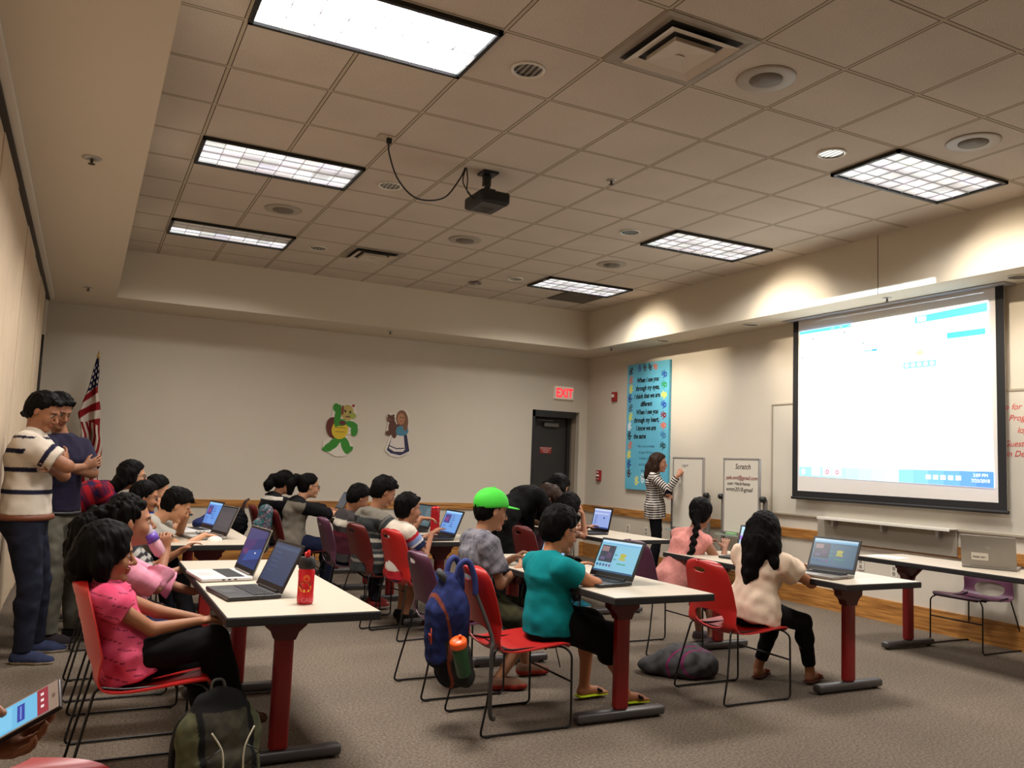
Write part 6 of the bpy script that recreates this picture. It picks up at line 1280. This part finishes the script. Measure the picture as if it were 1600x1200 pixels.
# green-grey backpack in the foreground
def b1(Q):
    Q.ec((0, .0, .03), (0, .03, .30), (1, 0, 0), .165, .10, .155, .095, k=.03); Q.ec((0, .03, .28), (0, .045, .40), (1, 0, 0), .155, .095, .10, .055, k=.04)
    Q.ec((0, -.075, .02), (0, -.06, .20), (1, 0, 0), .145, .055, .13, .045, k=.02); Q.cut((0, 0, .004), (0, 0, -1), 1)
def b1c(V):
    c = mottled((48, 46, 40), (66, 62, 50), .05)(V); m = (np.abs(V[:, 0]) > .10); c[m] = mottled((70, 72, 52), (90, 90, 66), .05)(V[m]); c[(np.abs(np.abs(V[:, 0]) - .10) < .012)] = C_((22, 22, 22)); c[V[:, 2] > .38] = C_((26, 26, 26)); return c
def b1x(t):
    for s in (1, -1):
        bm = bmesh.new(); tube(bm, spline([(s * .085, -.106, .33), (s * .045, -.118, .26), (s * .040, -.126, .17), (s * .05, -.128, .06)], 8), .0035, n=6); from_bm('reflective_piping', bm, mat('piping', (190, 184, 160), .4), t, True)
        bm = bmesh.new(); P = [(s * (.05 + (.06 if k % 2 else 0)), -.122 + .004 * (k % 2), .06 + .035 * k) for k in range(7)]; tube(bm, P, .003, n=6); from_bm('bungee_cord', bm, M_BLACK, t, True)
        bm = bmesh.new(); tube(bm, spline([(s * .06, .09, .38), (s * .12, .14, .30), (s * .14, .13, .15), (s * .12, .10, .05)], 6), .014, n=8); from_bm('shoulder_strap', bm, mat('strap_black', (20, 20, 20), .8), t, True)
    bm = bmesh.new(); tube(bm, spline([(-.03, .06, .43), (-.02, .07, .475), (.02, .07, .475), (.03, .06, .43)], 6), .006, n=8); from_bm('grab_handle', bm, mat('handle_grey', (60, 58, 52), .7), t, True)
bag('backpack', (-.02, -2.72, -.0), .25, 'dark green and grey backpack standing on the carpet in the foreground', b1, b1c, .007, extra=b1x)
# blue backpack hanging on the red chair
def b2(Q):
    Q.ec((-.02, 0, .03), (0, 0, .34), (0, 1, 0), .135, .085, .14, .09, k=.03); Q.ec((0, 0, .32), (.02, 0, .45), (0, 1, 0), .14, .09, .09, .05, k=.04); Q.ec((-.09, .01, .10), (-.075, .0, .33), (0, 1, 0), .105, .05, .10, .045, k=.015); Q.ec((0, -.13, .02), (-.01, -.125, .13), (0, 1, 0), .05, .055, .055, .055, k=.015)
def b2c(V):
    c = mottled((26, 32, 70), (40, 50, 100), .06)(V); c[V[:, 2] < .18 + .1 * np.sin(V[:, 0] * 9)] = C_((24, 24, 30)); c[(V[:, 1] < -.10) & (V[:, 2] < .20)] = C_((44, 44, 44)); m = np.abs(V[:, 0] + .062 + .01 * np.sin(V[:, 2] * 20)) < .006; c[m] = C_((120, 60, 44)); return c
def b2x(t):
    t.rotation_euler = (0, math.radians(-9), 0); t.scale = (1, 1, 1.06)
    for s in (1, -1):
        bm = bmesh.new(); tube(bm, spline([(.02, s * .06, .44), (.055, s * .07, .53), (.10, s * .08, .545), (.125, s * .085, .47), (.12, s * .09, .38)], 8), .016, n=8); from_bm('shoulder_strap', bm, mat('strap_blue', (36, 48, 108), .8), t, True)
    bm = bmesh.new(); tube(bm, spline([(.12, -.09, .40), (.16, -.15, .18), (.14, -.17, .10), (.10, -.17, -.16), (.12, -.17, -.20)], 8), .011, n=8); from_bm('hanging_strap', bm, mat('strap_grey', (58, 52, 48), .8), t, True)
    bm = bmesh.new(); tube(bm, spline([(.0, -.03, .45), (-.03, -.02, .50), (-.02, .03, .50), (.0, .03, .45)], 6), .018, n=8); from_bm('grab_handle', bm, mat('handle_charcoal', (50, 50, 52), .7), t, True)
    bm = bmesh.new()
    tube(bm, [(-.118, -.045, .26), (-.123, -.04, .22), (-.126, -.03, .18)], .005, n=6); tube(bm, [(-.123, -.04, .22), (-.126, -.02, .23), (-.125, -.01, .19)], .005, n=6); from_bm('zip_pull', bm, mat('zip_orange', (226, 84, 40), .6), t, True)
bag('backpack', (1.215, -2.17, .29), 0, 'blue and black backpack hanging by its straps from the red chair', b2, b2c, .007, extra=b2x)
t = empty('sports_bottle', (1.185, -2.345, .335), 0, 'green bottle with an orange lid in the side pocket of the blue backpack', 'bottle'); t.rotation_euler = (math.radians(16), math.radians(-20), 0)
bm = bmesh.new(); lathe(bm, [(.034, 0), (.038, .01), (.038, .16), (.034, .175)], n=26); auto_smooth(from_bm('bottle_body', bm, mat('green_bottle', (24, 74, 40), .3), t), 50)
bm = bmesh.new(); lathe(bm, [(.041, .168), (.043, .175), (.043, .195), (.036, .203), (.012, .206)], n=26); auto_smooth(from_bm('orange_lid', bm, mat('lid_orange', (244, 92, 22), .35), t), 50)
bm = bmesh.new(); cyl(bm, (.015, 0, .20), (.015, 0, .222), .010, .008, n=14); from_bm('spout', bm, MATS['lid_orange'], t)
# grey and pink gym bag
def b3(Q): Q.ell((0, 0, .085), I3, (.22, .16, .125), k=.02); Q.ell((-.15, .05, .05), I3, (.17, .13, .065), k=.05); Q.cut((0, 0, .004), (0, 0, -1), 1)
def b3c(V): c = mottled((50, 48, 48), (72, 70, 70), .08)(V); r = V[:, 0] * .5 - V[:, 1]; c[(np.abs(r - .05) < .007) | (np.abs(r - .13 + .3 * (V[:, 2] - .1)) < .006)] = C_((110, 34, 76)); return c
bag('gym_bag', (3.17, -1.60, 0), -.5, 'slumped grey gym bag with magenta piping under the chair', b3, b3c, .008, cat='bag', wr=(.010, .12, 4))
def b4(Q): Q.ec((-.0, 0, .0), (.03, 0, .34), (0, 1, 0), .13, .08, .12, .07, k=.03); Q.ec((-.07, 0, .04), (-.05, 0, .22), (0, 1, 0), .10, .05, .10, .045, k=.02)
def b4c(V):
    c = mottled((40, 44, 56), (92, 80, 100), .03, 11)(V); a = mottled((0, 0, 0), (255, 255, 255), .035, 12)(V)[:, 0]; b = mottled((0, 0, 0), (255, 255, 255), .03, 13)(V)[:, 0]; c[a > .55] = C_((140, 116, 124)); c[b > .62] = C_((38, 96, 96)); c[(a < .12) & (b < .2)] = C_((20, 20, 26)); return c
def b4x(t):
    bm = bmesh.new(); tube(bm, spline([(.03, -.04, .33), (.06, -.03, .38), (.06, .03, .38), (.03, .04, .33)], 6), .01, n=8); from_bm('grab_handle', bm, M_BLACK, t, True)
bag('backpack', (1.05, 2.38, .48), 0, 'backpack with a busy floral pattern hanging on a dark red chair', b4, b4c, .010, extra=b4x)
def b5(Q): Q.ell((0, 0, .12), I3, (.10, .15, .16), k=.03); Q.ell((-.03, 0, .22), I3, (.06, .09, .08), k=.03)
bag('handbag', (.94, 3.15, .52), 0, 'black bag hanging on the chair farthest back', b5, (15, 14, 16), .010, cat='bag', wr=(.008, .06, 5), extra=lambda t: from_bm('bag_handle', (lambda bm: (tube(bm, spline([(.03, -.05, .22), (.06, -.04, .34), (.10, 0, .38), (.06, .04, .34), (.03, .05, .22)], 6), .010, n=8), bm)[1])(bmesh.new()), mat('handle_maroon', (50, 18, 22), .6), t, True))
def b6(Q): Q.ell((0, 0, .075), I3, (.10, .16, .08), k=.03)
bag('pouch', (3.36, -2.25, .435), 0, 'small patterned pink pouch on the seat of the red chair', lambda Q: Q.ell((0, 0, .035), I3, (.055, .075, .038), k=.02), mottled((120, 60, 60), (190, 150, 140), .02, 8), .006, cat='pouch', wr=(.002, .05, 3)) if 0 else None
bm = bmesh.new()
for k in range(9): box(bm, (1.72 + k * .022, .585 - .012 * k, .635 - .006 * k + .006 * (k % 2)), (.020, .018, .018), bev=.004)
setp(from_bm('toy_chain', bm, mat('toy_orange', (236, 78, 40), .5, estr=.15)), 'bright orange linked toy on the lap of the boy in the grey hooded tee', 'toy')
# blue jacket behind the laptops
bag('folded_jacket', (.42, 1.55, TZ), 0, 'dark blue jacket lying on the left second-row table', lambda Q: (Q.ell((0, 0, .035), I3, (.12, .16, .055), k=.03), Q.ell((.03, .04, .07), I3, (.08, .09, .045), k=.03), Q.cut((0, 0, .002), (0, 0, -1), 1)), (30, 40, 84), .010, cat='jacket', wr=(.008, .07, 6))
